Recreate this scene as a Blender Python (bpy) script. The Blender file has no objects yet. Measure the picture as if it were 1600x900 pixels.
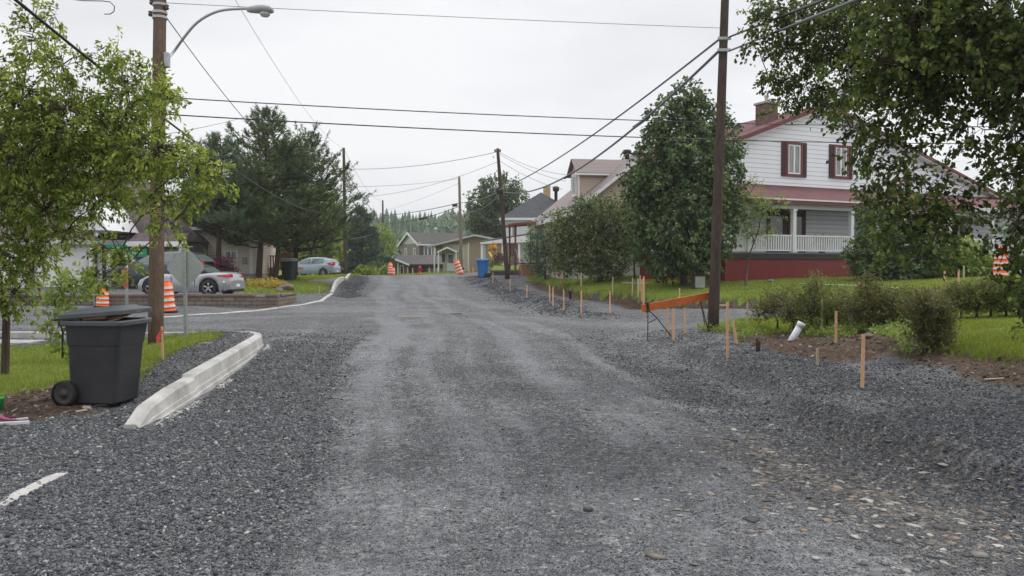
import bpy, bmesh, math, random
import numpy as np
from mathutils import Vector, Matrix, Euler

# ---------------------------------------------------------------- camera, sky, sun, exposure
S = bpy.context.scene
C = S.collection
cam_d = bpy.data.cameras.new('camera'); cam = bpy.data.objects.new('camera', cam_d); C.objects.link(cam)
cam.location = (0, 0, 1.6)
PITCH = math.radians(1.612)
cam.rotation_euler = (math.radians(90) - PITCH, 0, 0)
cam_d.sensor_width = 36; cam_d.lens = 28.0; cam_d.clip_start = 0.05; cam_d.clip_end = 3000
S.camera = cam
F = 1600 * 28.0 / 36.0

W = bpy.data.worlds.new('World'); S.world = W; W.use_nodes = True
nt = W.node_tree; nt.nodes.clear()
wo = nt.nodes.new('ShaderNodeOutputWorld')
bg1 = nt.nodes.new('ShaderNodeBackground'); bg2 = nt.nodes.new('ShaderNodeBackground')
mx = nt.nodes.new('ShaderNodeMixShader'); mx.inputs[0].default_value = 0.93
sky = nt.nodes.new('ShaderNodeTexSky'); sky.sky_type = 'NISHITA'; sky.sun_disc = False
sky.sun_elevation = math.radians(50); sky.sun_rotation = math.radians(62)
nt.links.new(sky.outputs[0], bg1.inputs[0]); bg1.inputs[1].default_value = 0.10
tc = nt.nodes.new('ShaderNodeTexCoord'); mp = nt.nodes.new('ShaderNodeMapping')
mp.inputs['Scale'].default_value = (1.1, 1.1, 3.2)
nz = nt.nodes.new('ShaderNodeTexNoise'); nz.inputs['Scale'].default_value = 1.6; nz.inputs['Detail'].default_value = 5; nz.inputs['Roughness'].default_value = .48
rp = nt.nodes.new('ShaderNodeValToRGB')
rp.color_ramp.elements[0].position = .34; rp.color_ramp.elements[0].color = (.66, .67, .70, 1)
rp.color_ramp.elements[1].position = .64; rp.color_ramp.elements[1].color = (.90, .903, .91, 1)
nt.links.new(tc.outputs['Generated'], mp.inputs[0]); nt.links.new(mp.outputs[0], nz.inputs[0]); nt.links.new(nz.outputs[0], rp.inputs[0])
# cloud deck: much brighter overhead than at the horizon, raised to light the ground
sp = nt.nodes.new('ShaderNodeSeparateXYZ'); nt.links.new(tc.outputs['Generated'], sp.inputs[0])
mr = nt.nodes.new('ShaderNodeMapRange'); mr.inputs['From Min'].default_value = .30; mr.inputs['From Max'].default_value = .95
mr.inputs['To Min'].default_value = 1.0; mr.inputs['To Max'].default_value = 2.2
nt.links.new(sp.outputs[2], mr.inputs[0])
nt.links.new(rp.outputs[0], bg2.inputs[0]); nt.links.new(mr.outputs[0], bg2.inputs[1])
nt.links.new(bg1.outputs[0], mx.inputs[1]); nt.links.new(bg2.outputs[0], mx.inputs[2]); nt.links.new(mx.outputs[0], wo.inputs[0])

sun_d = bpy.data.lights.new('sun', 'SUN'); sun = bpy.data.objects.new('sun', sun_d); C.objects.link(sun)
sun_d.energy = 1.5; sun_d.angle = math.radians(10); sun_d.color = (1, .97, .93)
sun.rotation_euler = (math.radians(40), 0, math.radians(118))   # veiled sun, high on the right beyond the houses
S.view_settings.view_transform = 'Standard'; S.view_settings.look = 'None'
S.view_settings.exposure = 0.17; S.view_settings.gamma = 1.0; S.view_settings.use_curve_mapping = False
S.render.engine = 'CYCLES'
S.cycles.max_bounces = 6; S.cycles.diffuse_bounces = 3; S.cycles.glossy_bounces = 2; S.cycles.transmission_bounces = 4
S.cycles.volume_bounces = 0; S.cycles.transparent_max_bounces = 6; S.cycles.use_denoising = True
S.cycles.use_adaptive_sampling = True; S.cycles.adaptive_threshold = 0.02

# ---------------------------------------------------------------- photo measurements -> world metres
cP, sP = math.cos(PITCH), math.sin(PITCH)
def P(px, py, d):
    x = (px - 800) / F; y = (450 - py) / F
    t = d / (cP + y * sP)
    return Vector((x * t, d, 1.6 + t * (y * cP - sP)))

# ---------------------------------------------------------------- numpy helpers
rng = np.random.default_rng(7)
def vnoise(x, y, seed=0):
    xi = np.floor(x).astype(np.int64); yi = np.floor(y).astype(np.int64)
    xf = x - xi; yf = y - yi
    def h(a, b):
        n = (a * 374761393 + b * 668265263 + seed * 974711) & 0x7fffffff
        n = ((n ^ (n >> 13)) * 1274126177) & 0x7fffffff
        return ((n ^ (n >> 16)) & 0xffff) / 65535.0
    u = xf * xf * (3 - 2 * xf); v = yf * yf * (3 - 2 * yf)
    return (h(xi, yi) * (1 - u) + h(xi + 1, yi) * u) * (1 - v) + (h(xi, yi + 1) * (1 - u) + h(xi + 1, yi + 1) * u) * v
def fbm(x, y, seed=0, octv=4):
    s = 0; a = .5; t = 0
    for i in range(octv):
        s = s + a * vnoise(x * 2 ** i, y * 2 ** i, seed + i * 17); t += a; a *= .5
    return s / t * 2 - 1
def sstep(a, b, x):
    t = np.clip((x - a) / (b - a), 0, 1); return t * t * (3 - 2 * t)

# ---------------------------------------------------------------- materials
MATS = {}
def mat(name, col, rough=.6, metal=0.0, var=0.0, vscale=8.0, bump=0.0, bscale=60.0, spec=.4, trans=None, alpha=None, stretch=None, col2=None, grime=0.0):
    if name in MATS: return MATS[name]
    m = bpy.data.materials.new(name); m.use_nodes = True; n = m.node_tree; L = n.links
    b = n.nodes['Principled BSDF']
    b.inputs['Base Color'].default_value = (*col, 1); b.inputs['Roughness'].default_value = rough
    b.inputs['Metallic'].default_value = metal; b.inputs['Specular IOR Level'].default_value = spec
    tcn = n.nodes.new('ShaderNodeTexCoord'); mpn = n.nodes.new('ShaderNodeMapping'); L.new(tcn.outputs['Object'], mpn.inputs[0])
    if stretch: mpn.inputs['Scale'].default_value = stretch
    if var or col2:
        z = n.nodes.new('ShaderNodeTexNoise'); z.inputs['Scale'].default_value = vscale; z.inputs['Detail'].default_value = 6; z.inputs['Roughness'].default_value = .65
        L.new(mpn.outputs[0], z.inputs[0])
        r = n.nodes.new('ShaderNodeValToRGB'); r.color_ramp.elements[0].position = .33; r.color_ramp.elements[1].position = .67
        c2 = col2 or tuple(c * (1 + var) for c in col); c1 = col if col2 else tuple(c * (1 - var) for c in col)
        r.color_ramp.elements[0].color = (*c1, 1); r.color_ramp.elements[1].color = (*c2, 1)
        L.new(z.outputs[0], r.inputs[0]); L.new(r.outputs[0], b.inputs['Base Color'])
        rr = n.nodes.new('ShaderNodeMapRange'); rr.inputs['To Min'].default_value = max(0, rough - .1); rr.inputs['To Max'].default_value = min(1, rough + .12)
        L.new(z.outputs[0], rr.inputs[0]); L.new(rr.outputs[0], b.inputs['Roughness'])
    if bump:
        z2 = n.nodes.new('ShaderNodeTexNoise'); z2.inputs['Scale'].default_value = bscale; z2.inputs['Detail'].default_value = 4
        L.new(mpn.outputs[0], z2.inputs[0])
        bp = n.nodes.new('ShaderNodeBump'); bp.inputs['Strength'].default_value = bump; bp.inputs['Distance'].default_value = .02
        L.new(z2.outputs[0], bp.inputs['Height']); L.new(bp.outputs[0], b.inputs['Normal'])
    MATS[name] = m; return m

def wall_mat(name, col, period, axis='Z', mort=(.5, .5, .5), depth=.01, var=.05):
    """lap siding / vertical boards: a thin groove every `period` metres"""
    m = bpy.data.materials.new(name); m.use_nodes = True; n = m.node_tree; L = n.links; b = n.nodes['Principled BSDF']
    b.inputs['Roughness'].default_value = .5
    g = n.nodes.new('ShaderNodeTexCoord'); s = n.nodes.new('ShaderNodeSeparateXYZ'); L.new(g.outputs['Object'], s.inputs[0])
    mu = n.nodes.new('ShaderNodeMath'); mu.operation = 'MULTIPLY'; mu.inputs[1].default_value = 1 / period; L.new(s.outputs[axis], mu.inputs[0])
    fr = n.nodes.new('ShaderNodeMath'); fr.operation = 'FRACT'; L.new(mu.outputs[0], fr.inputs[0])
    r = n.nodes.new('ShaderNodeValToRGB'); e = r.color_ramp.elements
    e[0].position = 0; e[0].color = (*(c * k for c, k in zip(col, mort)), 1); e[1].position = .11; e[1].color = (*col, 1)
    a = e.new(.07); a.color = (*(c * k for c, k in zip(col, mort)), 1)
    L.new(fr.outputs[0], r.inputs[0])
    z = n.nodes.new('ShaderNodeTexNoise'); z.inputs['Scale'].default_value = 1.3; z.inputs['Detail'].default_value = 6; L.new(g.outputs['Object'], z.inputs[0])
    mr_ = n.nodes.new('ShaderNodeMapRange'); mr_.inputs['To Min'].default_value = 1 - var * 2; mr_.inputs['To Max'].default_value = 1 + var; L.new(z.outputs[0], mr_.inputs[0])
    mm = n.nodes.new('ShaderNodeMix'); mm.data_type = 'RGBA'; mm.blend_type = 'MULTIPLY'; mm.inputs[0].default_value = 1
    L.new(r.outputs[0], mm.inputs[6]); L.new(mr_.outputs[0], mm.inputs[7]); L.new(mm.outputs[2], b.inputs['Base Color'])
    bp = n.nodes.new('ShaderNodeBump'); bp.inputs['Distance'].default_value = depth; bp.inputs['Strength'].default_value = 1
    inv = n.nodes.new('ShaderNodeMath'); inv.operation = 'SUBTRACT'; inv.inputs[0].default_value = 1; L.new(fr.outputs[0], inv.inputs[1])
    if axis == 'Z': L.new(inv.outputs[0], bp.inputs['Height'])
    else:
        L.new(r.outputs[0], bp.inputs['Height'])
    L.new(bp.outputs[0], b.inputs['Normal'])
    MATS[name] = m; return m

def brick_mat(name, c1, c2, mortar, bw, bh, rot=None, msize=.012):
    m = bpy.data.materials.new(name); m.use_nodes = True; n = m.node_tree; L = n.links; b = n.nodes['Principled BSDF']
    b.inputs['Roughness'].default_value = .85
    g = n.nodes.new('ShaderNodeTexCoord'); s = n.nodes.new('ShaderNodeSeparateXYZ'); L.new(g.outputs['Object'], s.inputs[0])
    ad = n.nodes.new('ShaderNodeMath'); L.new(s.outputs[0], ad.inputs[0]); L.new(s.outputs[1], ad.inputs[1])
    cb = n.nodes.new('ShaderNodeCombineXYZ'); L.new(ad.outputs[0], cb.inputs[0]); L.new(s.outputs[2], cb.inputs[1])
    k = n.nodes.new('ShaderNodeTexBrick'); k.inputs['Scale'].default_value = 1; k.inputs['Brick Width'].default_value = bw; k.inputs['Row Height'].default_value = bh
    k.inputs['Mortar Size'].default_value = msize; k.inputs['Mortar Smooth'].default_value = .3; k.inputs['Color1'].default_value = (*c1, 1); k.inputs['Color2'].default_value = (*c2, 1)
    k.inputs['Mortar'].default_value = (*mortar, 1); L.new(cb.outputs[0], k.inputs['Vector'])
    z = n.nodes.new('ShaderNodeTexNoise'); z.inputs['Scale'].default_value = 7; z.inputs['Detail'].default_value = 8; L.new(g.outputs['Object'], z.inputs[0])
    mr_ = n.nodes.new('ShaderNodeMapRange'); mr_.inputs['To Min'].default_value = .55; mr_.inputs['To Max'].default_value = 1.4; L.new(z.outputs[0], mr_.inputs[0])
    mm = n.nodes.new('ShaderNodeMix'); mm.data_type = 'RGBA'; mm.blend_type = 'MULTIPLY'; mm.inputs[0].default_value = 1
    L.new(k.outputs[0], mm.inputs[6]); L.new(mr_.outputs[0], mm.inputs[7]); L.new(mm.outputs[2], b.inputs['Base Color'])
    bp = n.nodes.new('ShaderNodeBump'); bp.inputs['Distance'].default_value = .02; bp.inputs['Strength'].default_value = .8; bp.invert = True
    L.new(k.outputs['Fac'], bp.inputs['Height']); L.new(bp.outputs[0], b.inputs['Normal'])
    MATS[name] = m; return m

def attr_mat(name, stops, attr='tint', rough=.6, trans=0.0, tcol=None, spec=.3, noise=0.0):
    """colour ramp driven by the per-leaf / per-stone value"""
    m = bpy.data.materials.new(name); m.use_nodes = True; n = m.node_tree; L = n.links; b = n.nodes['Principled BSDF']
    b.inputs['Roughness'].default_value = rough; b.inputs['Specular IOR Level'].default_value = spec
    a = n.nodes.new('ShaderNodeAttribute'); a.attribute_name = attr
    r = n.nodes.new('ShaderNodeValToRGB'); e = r.color_ramp.elements
    e[0].position = stops[0][0]; e[0].color = (*stops[0][1], 1); e[1].position = stops[-1][0]; e[1].color = (*stops[-1][1], 1)
    for p, c in stops[1:-1]: q = e.new(p); q.color = (*c, 1)
    L.new(a.outputs['Fac'], r.inputs[0]); L.new(r.outputs[0], b.inputs['Base Color'])
    if trans:
        t = n.nodes.new('ShaderNodeBsdfTranslucent'); mxx = n.nodes.new('ShaderNodeMixShader'); mxx.inputs[0].default_value = trans
        hs = n.nodes.new('ShaderNodeHueSaturation'); hs.inputs['Saturation'].default_value = 1.1; hs.inputs['Value'].default_value = 1.5; hs.inputs['Hue'].default_value = .49
        L.new(r.outputs[0], hs.inputs['Color']); L.new(hs.outputs[0], t.inputs[0])
        L.new(b.outputs[0], mxx.inputs[1]); L.new(t.outputs[0], mxx.inputs[2]); L.new(mxx.outputs[0], n.nodes['Material Output'].inputs[0])
    MATS[name] = m; return m

# ---------------------------------------------------------------- object helpers
def link(o, parent=None):
    C.objects.link(o)
    if parent is not None: o.parent = parent
    return o
def tag(o, label=None, cat=None, group=None, kind=None):
    if label: o['label'] = label
    if cat: o['category'] = cat
    if group: o['group'] = group
    if kind: o['kind'] = kind
    return o
def thing(name, label, cat, loc=(0, 0, 0), rz=0.0, group=None):
    o = bpy.data.objects.new(name, None); link(o); o.location = loc; o.rotation_euler = (0, 0, rz)
    return tag(o, label, cat, group)
def np_mesh(name, V, Fc, m, parent=None, attrs=None, smooth=False, loc=None):
    me = bpy.data.meshes.new(name); V = np.asarray(V, np.float32); Fc = np.asarray(Fc, np.int32); k = Fc.shape[1]
    me.vertices.add(len(V)); me.vertices.foreach_set('co', V.ravel())
    me.loops.add(Fc.size); me.loops.foreach_set('vertex_index', Fc.ravel())
    me.polygons.add(len(Fc)); me.polygons.foreach_set('loop_start', np.arange(0, Fc.size, k, dtype=np.int32))
    if smooth: me.polygons.foreach_set('use_smooth', np.ones(len(Fc), bool))
    for an, av in (attrs or {}).items():
        a = me.attributes.new(an, 'FLOAT', 'POINT'); a.data.foreach_set('value', np.asarray(av, np.float32))
    me.update(calc_edges=True)
    if m: me.materials.append(m)
    o = bpy.data.objects.new(name, me); link(o, parent)
    if loc is not None: o.location = loc
    return o

class MB:
    """collects simple shapes and links them as one mesh"""
    def __init__(s): s.v = []; s.f = []; s.sm = []
    def add(s, vs, fs, smooth=False):
        k = len(s.v); s.v += [tuple(v) for v in vs]; s.f += [tuple(i + k for i in f) for f in fs]; s.sm += [smooth] * len(fs); return s
    def box(s, x0, x1, y0, y1, z0, z1):
        return s.add([(x0, y0, z0), (x1, y0, z0), (x1, y1, z0), (x0, y1, z0), (x0, y0, z1), (x1, y0, z1), (x1, y1, z1), (x0, y1, z1)],
                     [(0, 3, 2, 1), (4, 5, 6, 7), (0, 1, 5, 4), (1, 2, 6, 5), (2, 3, 7, 6), (3, 0, 4, 7)])
    def slab(s, poly, thick):
        """closed polygon of 3D points, thickened along its normal"""
        p = [Vector(q) for q in poly]; n = Vector((0, 0, 0))
        for i in range(len(p)): n += (p[i] - p[0]).cross(p[(i + 1) % len(p)] - p[0])
        n.normalize(); q = [a - n * thick for a in p]; k = len(p)
        return s.add(p + q, [tuple(range(k)), tuple(range(2 * k - 1, k - 1, -1))] + [(i, k + i, k + (i + 1) % k, (i + 1) % k) for i in range(k)])
    def prism(s, prof, x0, x1, axis='x'):
        """profile (a,b) extruded along an axis: x -> (y,z); y -> (x,z); z -> (x,y)"""
        f = {'x': lambda t, a, b: (t, a, b), 'y': lambda t, a, b: (a, t, b), 'z': lambda t, a, b: (a, b, t)}[axis]
        k = len(prof)
        return s.add([f(x0, a, b) for a, b in prof] + [f(x1, a, b) for a, b in prof],
                     [tuple(range(k - 1, -1, -1)), tuple(range(k, 2 * k))] + [(i, (i + 1) % k, k + (i + 1) % k, k + i) for i in range(k)])
    def tube(s, pts, r, n=8, caps=True, smooth=True):
        pts = [Vector(p) for p in pts]; rs = r if isinstance(r, (list, tuple)) else [r] * len(pts)
        up = None; rings = []
        for i, p in enumerate(pts):
            d = (pts[min(i + 1, len(pts) - 1)] - pts[max(i - 1, 0)]).normalized()
            if up is None: up = Vector((0, 0, 1)) if abs(d.z) < .9 else Vector((1, 0, 0))
            a = d.cross(up).normalized(); b = a.cross(d).normalized(); up = b
            rings.append([p + (a * math.cos(t) + b * math.sin(t)) * rs[i] for t in [2 * math.pi * j / n for j in range(n)]])
        vs = [v for R in rings for v in R]; fs = []
        for i in range(len(rings) - 1):
            for j in range(n):
                fs.append((i * n + j, i * n + (j + 1) % n, (i + 1) * n + (j + 1) % n, (i + 1) * n + j))
        s.add(vs, fs, smooth)
        if caps:
            k = len(s.v) - len(vs)
            s.f += [tuple(k + j for j in range(n - 1, -1, -1)), tuple(k + (len(rings) - 1) * n + j for j in range(n))]; s.sm += [False, False]
        return s
    def lathe(s, prof, n=20, c=(0, 0, 0), axis='z', smooth=True):
        c = Vector(c); vs = []
        for r, h in prof:
            for j in range(n):
                t = 2 * math.pi * j / n; a, b = r * math.cos(t), r * math.sin(t)
                vs.append(c + Vector({'z': (a, b, h), 'y': (a, h, b), 'x': (h, a, b)}[axis]))
        fs = [(i * n + j, i * n + (j + 1) % n, (i + 1) * n + (j + 1) % n, (i + 1) * n + j) for i in range(len(prof) - 1) for j in range(n)]
        return s.add(vs, fs, smooth)
    def loft(s, rings, caps=True, smooth=False):
        n = len(rings[0]); vs = [v for R in rings for v in R]
        fs = [(i * n + j, i * n + (j + 1) % n, (i + 1) * n + (j + 1) % n, (i + 1) * n + j) for i in range(len(rings) - 1) for j in range(n)]
        s.add(vs, fs, smooth); k = len(s.v) - len(vs)
        if caps:
            s.f += [tuple(k + j for j in range(n - 1, -1, -1)), tuple(k + (len(rings) - 1) * n + j for j in range(n))]; s.sm += [False, False]
        return s
    def build(s, name, m, parent=None, bevel=0.0, fixn=True, loc=None, seg=2):
        me = bpy.data.meshes.new(name); me.from_pydata(s.v, [], s.f)
        if any(s.sm): me.polygons.foreach_set('use_smooth', s.sm)
        if fixn:
            bm = bmesh.new(); bm.from_mesh(me); bmesh.ops.recalc_face_normals(bm, faces=bm.faces); bm.to_mesh(me); bm.free()
        me.update(); me.materials.append(m)
        o = bpy.data.objects.new(name, me); link(o, parent)
        if bevel:
            b = o.modifiers.new('bevel', 'BEVEL'); b.width = bevel; b.segments = seg; b.limit_method = 'ANGLE'; b.angle_limit = math.radians(40)
        if loc is not None: o.location = loc
        return o
def copy_tree(o, parent=None):
    c = o.copy(); C.objects.link(c)
    if parent is not None: c.parent = parent
    for ch in [x for x in C.objects if x.parent == o and x != c]: copy_tree(ch, c)
    return c
def rrect(w, d, r, n=4, cx=0, cy=0, z=0):
    out = []
    for sx, sy, a0 in ((1, 1, 0), (-1, 1, 90), (-1, -1, 180), (1, -1, 270)):
        for i in range(n + 1):
            a = math.radians(a0 + 90 * i / n)
            out.append((cx + sx * (w / 2 - r) + r * math.cos(a), cy + sy * (d / 2 - r) + r * math.sin(a), z))
    return out
# ================================================================ terrain
CP = []
def xyz(x, y, z): CP.append((x, y, z))
def G(px, py, d): p = P(px, py, d); CP.append((p.x, p.y, p.z))
roadz = [(-8, 0), (0, 0), (6, 0), (12, 0), (20, 0), (26, .04), (32, .13), (40, .32), (50, .62), (58, .88), (64, .82), (72, .68), (84, .5), (110, .0), (160, .2), (260, 1)]
def road_c(y): return .35 - .16 * (y - 8)
for y, z in roadz:
    xyz(road_c(y), y, z)
    if y < 60: xyz(road_c(y) - 3, y, z); xyz(road_c(y) + 2.5, y, z - .02)
for x, y, z in [(-10, -6, 0), (12, -6, .2), (-7, 9, 0.02), (-7, 14, .02), (-11, 12, .02), (-16, 10, .05), (-16, 19, .02), (-5.5, 18.5, 0), (-8, 19, 0), (-12, 21, 0), (-24, 22, 0), (-20, 27, 0), (-30, 30, .1), (-45, 30, .3),
                (-50, 10, .2), (50, 10, 2), (-60, 60, 1), (60, 60, 3), (-60, 110, 2), (60, 120, 4), (30, 50, 2.0), (-4, 78, .98), (-8.5, 79, .9), (0, 80, 1.1), (-3, 95, 1.0), (-90, 200, 4), (90, 200, 8), (25, 12, 1.3), (14, 0, .5)]: xyz(x, y, z)
for a in [(243, 537, 15.3), (291, 528, 15.6), (199, 528, 15.7), (330, 538, 14.8), (120, 535, 15.8), (20, 532, 16.2), (254, 563, 13), (270, 495, 25), (200, 486, 27.8), (435, 482, 29.5), (480, 462, 35), (380, 463, 32), (300, 460, 33), (200, 459, 33.5), (90, 457, 35), (0, 457, 36), (430, 480, 30), (520, 460, 38.5), (470, 448, 40), (340, 435, 43), (405, 437, 45), (460, 437, 45),
          (515, 432, 64), (560, 431, 62), (755, 438, 51), (823, 465, 37), (797, 455, 42), (881, 484, 29), (953, 488, 27), (1113, 517, 20), (1040, 528, 18), (1000, 545, 16),
          (1050, 492, 24), (1060, 479, 27), (1100, 470, 28), (1100, 455, 32), (1160, 440, 36.5), (1300, 438, 37.5), (1000, 464, 30), (900, 452, 39), (830, 438, 51), (930, 440, 42), (1070, 447, 34),
          (1137, 560, 14), (1347, 607, 10.3), (1400, 570, 11.6), (1480, 548, 12), (1560, 520, 13), (1590, 493, 16.5), (1500, 495, 17), (1370, 520, 15), (1235, 532, 15.5), (1290, 515, 17.5), (1180, 520, 18.5),
          (1300, 480, 23), (1180, 488, 24), (1400, 465, 25), (1520, 456, 24.5), (1562, 443, 26), (1400, 452, 29), (1560, 432, 36), (1450, 440, 34),
          (780, 421, 60), (850, 420, 60), (715, 431, 61), (1600, 640, 8.3), (1600, 720, 7), (1450, 700, 7.3)]: G(*a)
CP = np.array(CP)
cx_, cy_, cz_ = CP.T
def ker(dx, dy): return np.sqrt(dx * dx + dy * dy + 1.5)
A_ = ker(cx_[:, None] - cx_[None], cy_[:, None] - cy_[None]) - np.eye(len(CP)) * .5
Pm = np.c_[np.ones(len(CP)), cx_, cy_]
sol = np.linalg.solve(np.block([[A_, Pm], [Pm.T, np.zeros((3, 3))]]), np.r_[cz_, 0, 0, 0])
def H0(x, y):
    x = np.asarray(x, float); y = np.asarray(y, float); sh = x.shape; x = x.ravel(); y = y.ravel(); out = np.empty(len(x))
    for i in range(0, len(x), 100000):
        a, b = x[i:i + 100000], y[i:i + 100000]
        out[i:i + 100000] = ker(a[:, None] - cx_[None], b[:, None] - cy_[None]) @ sol[:len(CP)] + sol[-3] + sol[-2] * a + sol[-1] * b
    return out.reshape(sh)
def ray(px, py):
    x = (px - 800) / F; y = (450 - py) / F
    return np.array([x, cP + y * sP, y * cP - sP])
def hit(px, py, H=None, dmax=150.0):
    """where the line of sight of a measured photo point meets the terrain"""
    H = H or HT; r = ray(px, py); t = np.linspace(3.0, dmax, 6000)
    z = 1.6 + r[2] * t - H(r[0] * t, r[1] * t)
    k = np.argmax(z < 0)
    if not (z < 0).any(): k = len(t) - 1
    a, b = t[k - 1], t[k]; za, zb = z[k - 1], z[k]; tt = a + (b - a) * za / (za - zb) if zb < 0 else b
    return Vector((r[0] * tt, r[1] * tt, 1.6 + r[2] * tt))
def plan(pts): return np.array([hit(px, py, H0)[:2] for px, py in pts])
def sdf(poly, x, y):
    """signed distance to a closed polygon in plan, positive inside"""
    x = np.asarray(x, float); y = np.asarray(y, float)
    d = np.full(x.shape, 1e9); ins = np.zeros(x.shape, bool); n = len(poly)
    for i in range(n):
        (ax, ay), (bx, by) = poly[i], poly[(i + 1) % n]; ex, ey = bx - ax, by - ay
        t = np.clip(((x - ax) * ex + (y - ay) * ey) / (ex * ex + ey * ey + 1e-12), 0, 1)
        d = np.minimum(d, np.hypot(x - ax - t * ex, y - ay - t * ey))
        c = ((ay > y) != (by > y)) & (x < (bx - ax) * (y - ay) / (by - ay + 1e-12) + ax); ins ^= c
    return np.where(ins, d, -d)
LAWN_L = plan([(-500, 560), (0, 548), (110, 542), (240, 534), (332, 535), (342, 541), (300, 553), (262, 566), (228, 588), (212, 604), (110, 607), (60, 617), (0, 622), (-500, 650)])
DIRT_L = plan([(-300, 640), (0, 620), (60, 615), (110, 605), (152, 628), (140, 645), (60, 657), (0, 662), (-300, 690)])
LAWN_M = plan([(378, 459.5), (440, 459), (503, 458), (516, 446), (480, 442), (470, 438), (520, 434), (560, 432), (556, 429), (300, 429), (250, 440), (300, 452)])
LAWN_R = plan([(826, 437), (845, 441), (862, 448), (900, 456), (925, 463), (955, 461), (985, 466), (1005, 474), (1090, 474), (1180, 474), (1330, 468), (1470, 458), (1480, 450), (1600, 447), (1900, 442), (1900, 428), (1100, 428), (820, 430)])
LAWN_N = plan([(1126, 513), (1150, 528), (1185, 531), (1230, 526), (1300, 528), (1345, 520), (1420, 532), (1468, 546), (1490, 560), (1600, 572), (2000, 600), (2200, 500), (1700, 484), (1600, 484), (1480, 482), (1300, 492), (1160, 500)])
DIRT_N = plan([(1126, 513), (1135, 528), (1180, 548), (1213, 563), (1290, 572), (1340, 570), (1380, 562), (1450, 571), (1520, 592), (1600, 614), (2000, 690), (2200, 600), (2000, 590), (1600, 560), (1468, 540), (1340, 515), (1240, 515)])
def edge_x(y): return np.interp(y, [2, 5.5, 6.5, 7.5, 8.4, 10, 13.3, 16, 20], [6.0, 4.7, 4.25, 3.88, 3.62, 3.62, 3.72, 3.5, 3.2])
kerbL = [(-3.72, 7.75), (-3.9, 9.5), (-4.33, 12.3), (-4.72, 14.7), (-4.95, 15.5)]
def HT(x, y, detail=True, full=False):
    x = np.asarray(x, float); y = np.asarray(y, float)
    z = H0(x, y)
    wob = fbm(x * 1.1, y * 1.1, 3, 3) * .18
    sL, sM, sR, sN, sDN, sDL = (sdf(p, x, y) for p in (LAWN_L, LAWN_M, LAWN_R, LAWN_N, DIRT_N, DIRT_L))
    # lawns stand a little above the gravel behind a cut edge
    z = z + .05 * sstep(-.1, .15, sL + wob) + .05 * sstep(-.2, .2, sM) + (.34 * sstep(-.22, .06, sR + wob * 1.5) - .18 * sstep(-1.6, -.4, sR)) * sstep(52, 42, y)
    z = z + .10 * sstep(-.15, .25, sN + wob)
    z = z + sstep(-.15, .4, sDN) * (.05 + .10 * fbm(x * 2.3, y * 2.3, 21, 4)) + .20 * np.exp(-(((x - 5.9) / .8) ** 2 + ((y - 12.9) / .8) ** 2)) + .03 * sstep(-.2, .3, sDL)
    # right gravel shelf above the road bed
    e = x - edge_x(y) + fbm(x * .8, y * .8, 8, 2) * .14
    near = sstep(17.5, 14.0, y)
    z = z + near * (.07 * sstep(-.22, .06, e) * sstep(2.2, .5, e) + .05 * np.exp(-((e - .45) / .4) ** 2) - .20 * sstep(-2.8, -.40, e) * sstep(.06, -.34, e))
    # long ridge of loose gravel on the right verge, low ridge on the left one
    er = x - (road_c(y) + 4.4); el = x - (road_c(y) - 4.1)
    z = z + (.19 + .16 * fbm(x * 2.0, y * 2.0, 6, 4)) * np.exp(-((er - .1) / .6) ** 2) * sstep(23, 27, y) * sstep(56, 50, y) * (1 + .6 * fbm(x * .8, y * .8, 5, 2))
    z = z - .10 * np.exp(-((el - .75) / .5) ** 2) * sstep(33, 37, y) * sstep(56, 52, y)
    # mound round the foot of the right pole
    z = z + .16 * np.exp(-(((x - 4.3) / 1.5) ** 2 + ((y - 18.2) / 1.6) ** 2)) 
    # fill behind the left kerb
    kx = np.interp(y, [p[1] for p in kerbL], [p[0] for p in kerbL])
    bk = sstep(.0, .1, kx - x + .04) * sstep(2.4, .6, kx - x) * sstep(8.0, 12.5, y) * sstep(16.6, 15.6, y)
    z = z + .17 * bk
    z = z + .10 * sstep(29.5, 29.75, y) * sstep(33.5, 30.2, y) * sstep(-8.75, -9.0, x)
    if detail:
        s = (x - road_c(y)); far_ = 1 / (1 + np.maximum(y - 10, 0) * .02)
        onroad = sstep(4.9, 4.3, np.abs(s))
        z = z + onroad * (.018 * fbm(s * 1.7, y * .22, 11, 3) + .008 * fbm(x * 5, y * 2.2, 12, 2)) * far_
        z = z - onroad * .018 * (np.exp(-((s + 1.95) / .28) ** 2) * sstep(14, 9, y) + .8 * np.exp(-((s - 1.1) / .35) ** 2)) 
        grassy = np.maximum.reduce([sL, sM, sR, sN])
        z = z + sstep(.1, -.2, grassy) * (.014 * fbm(x * 3.1, y * 3.1, 14, 3) + .02 * fbm(x * 1.2, y * 1.2, 15, 2) * sstep(3.6, 5, np.abs(s)))
        z = z + sstep(-.1, .3, grassy) * .02 * fbm(x * 2, y * 2, 16, 2)
    if full: return z, (sL, sM, sR, sN, sDN, sDL, e, er, el, wob)
    return z
def ground(x, y): return float(HT(np.array([x]), np.array([y]))[0])

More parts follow.
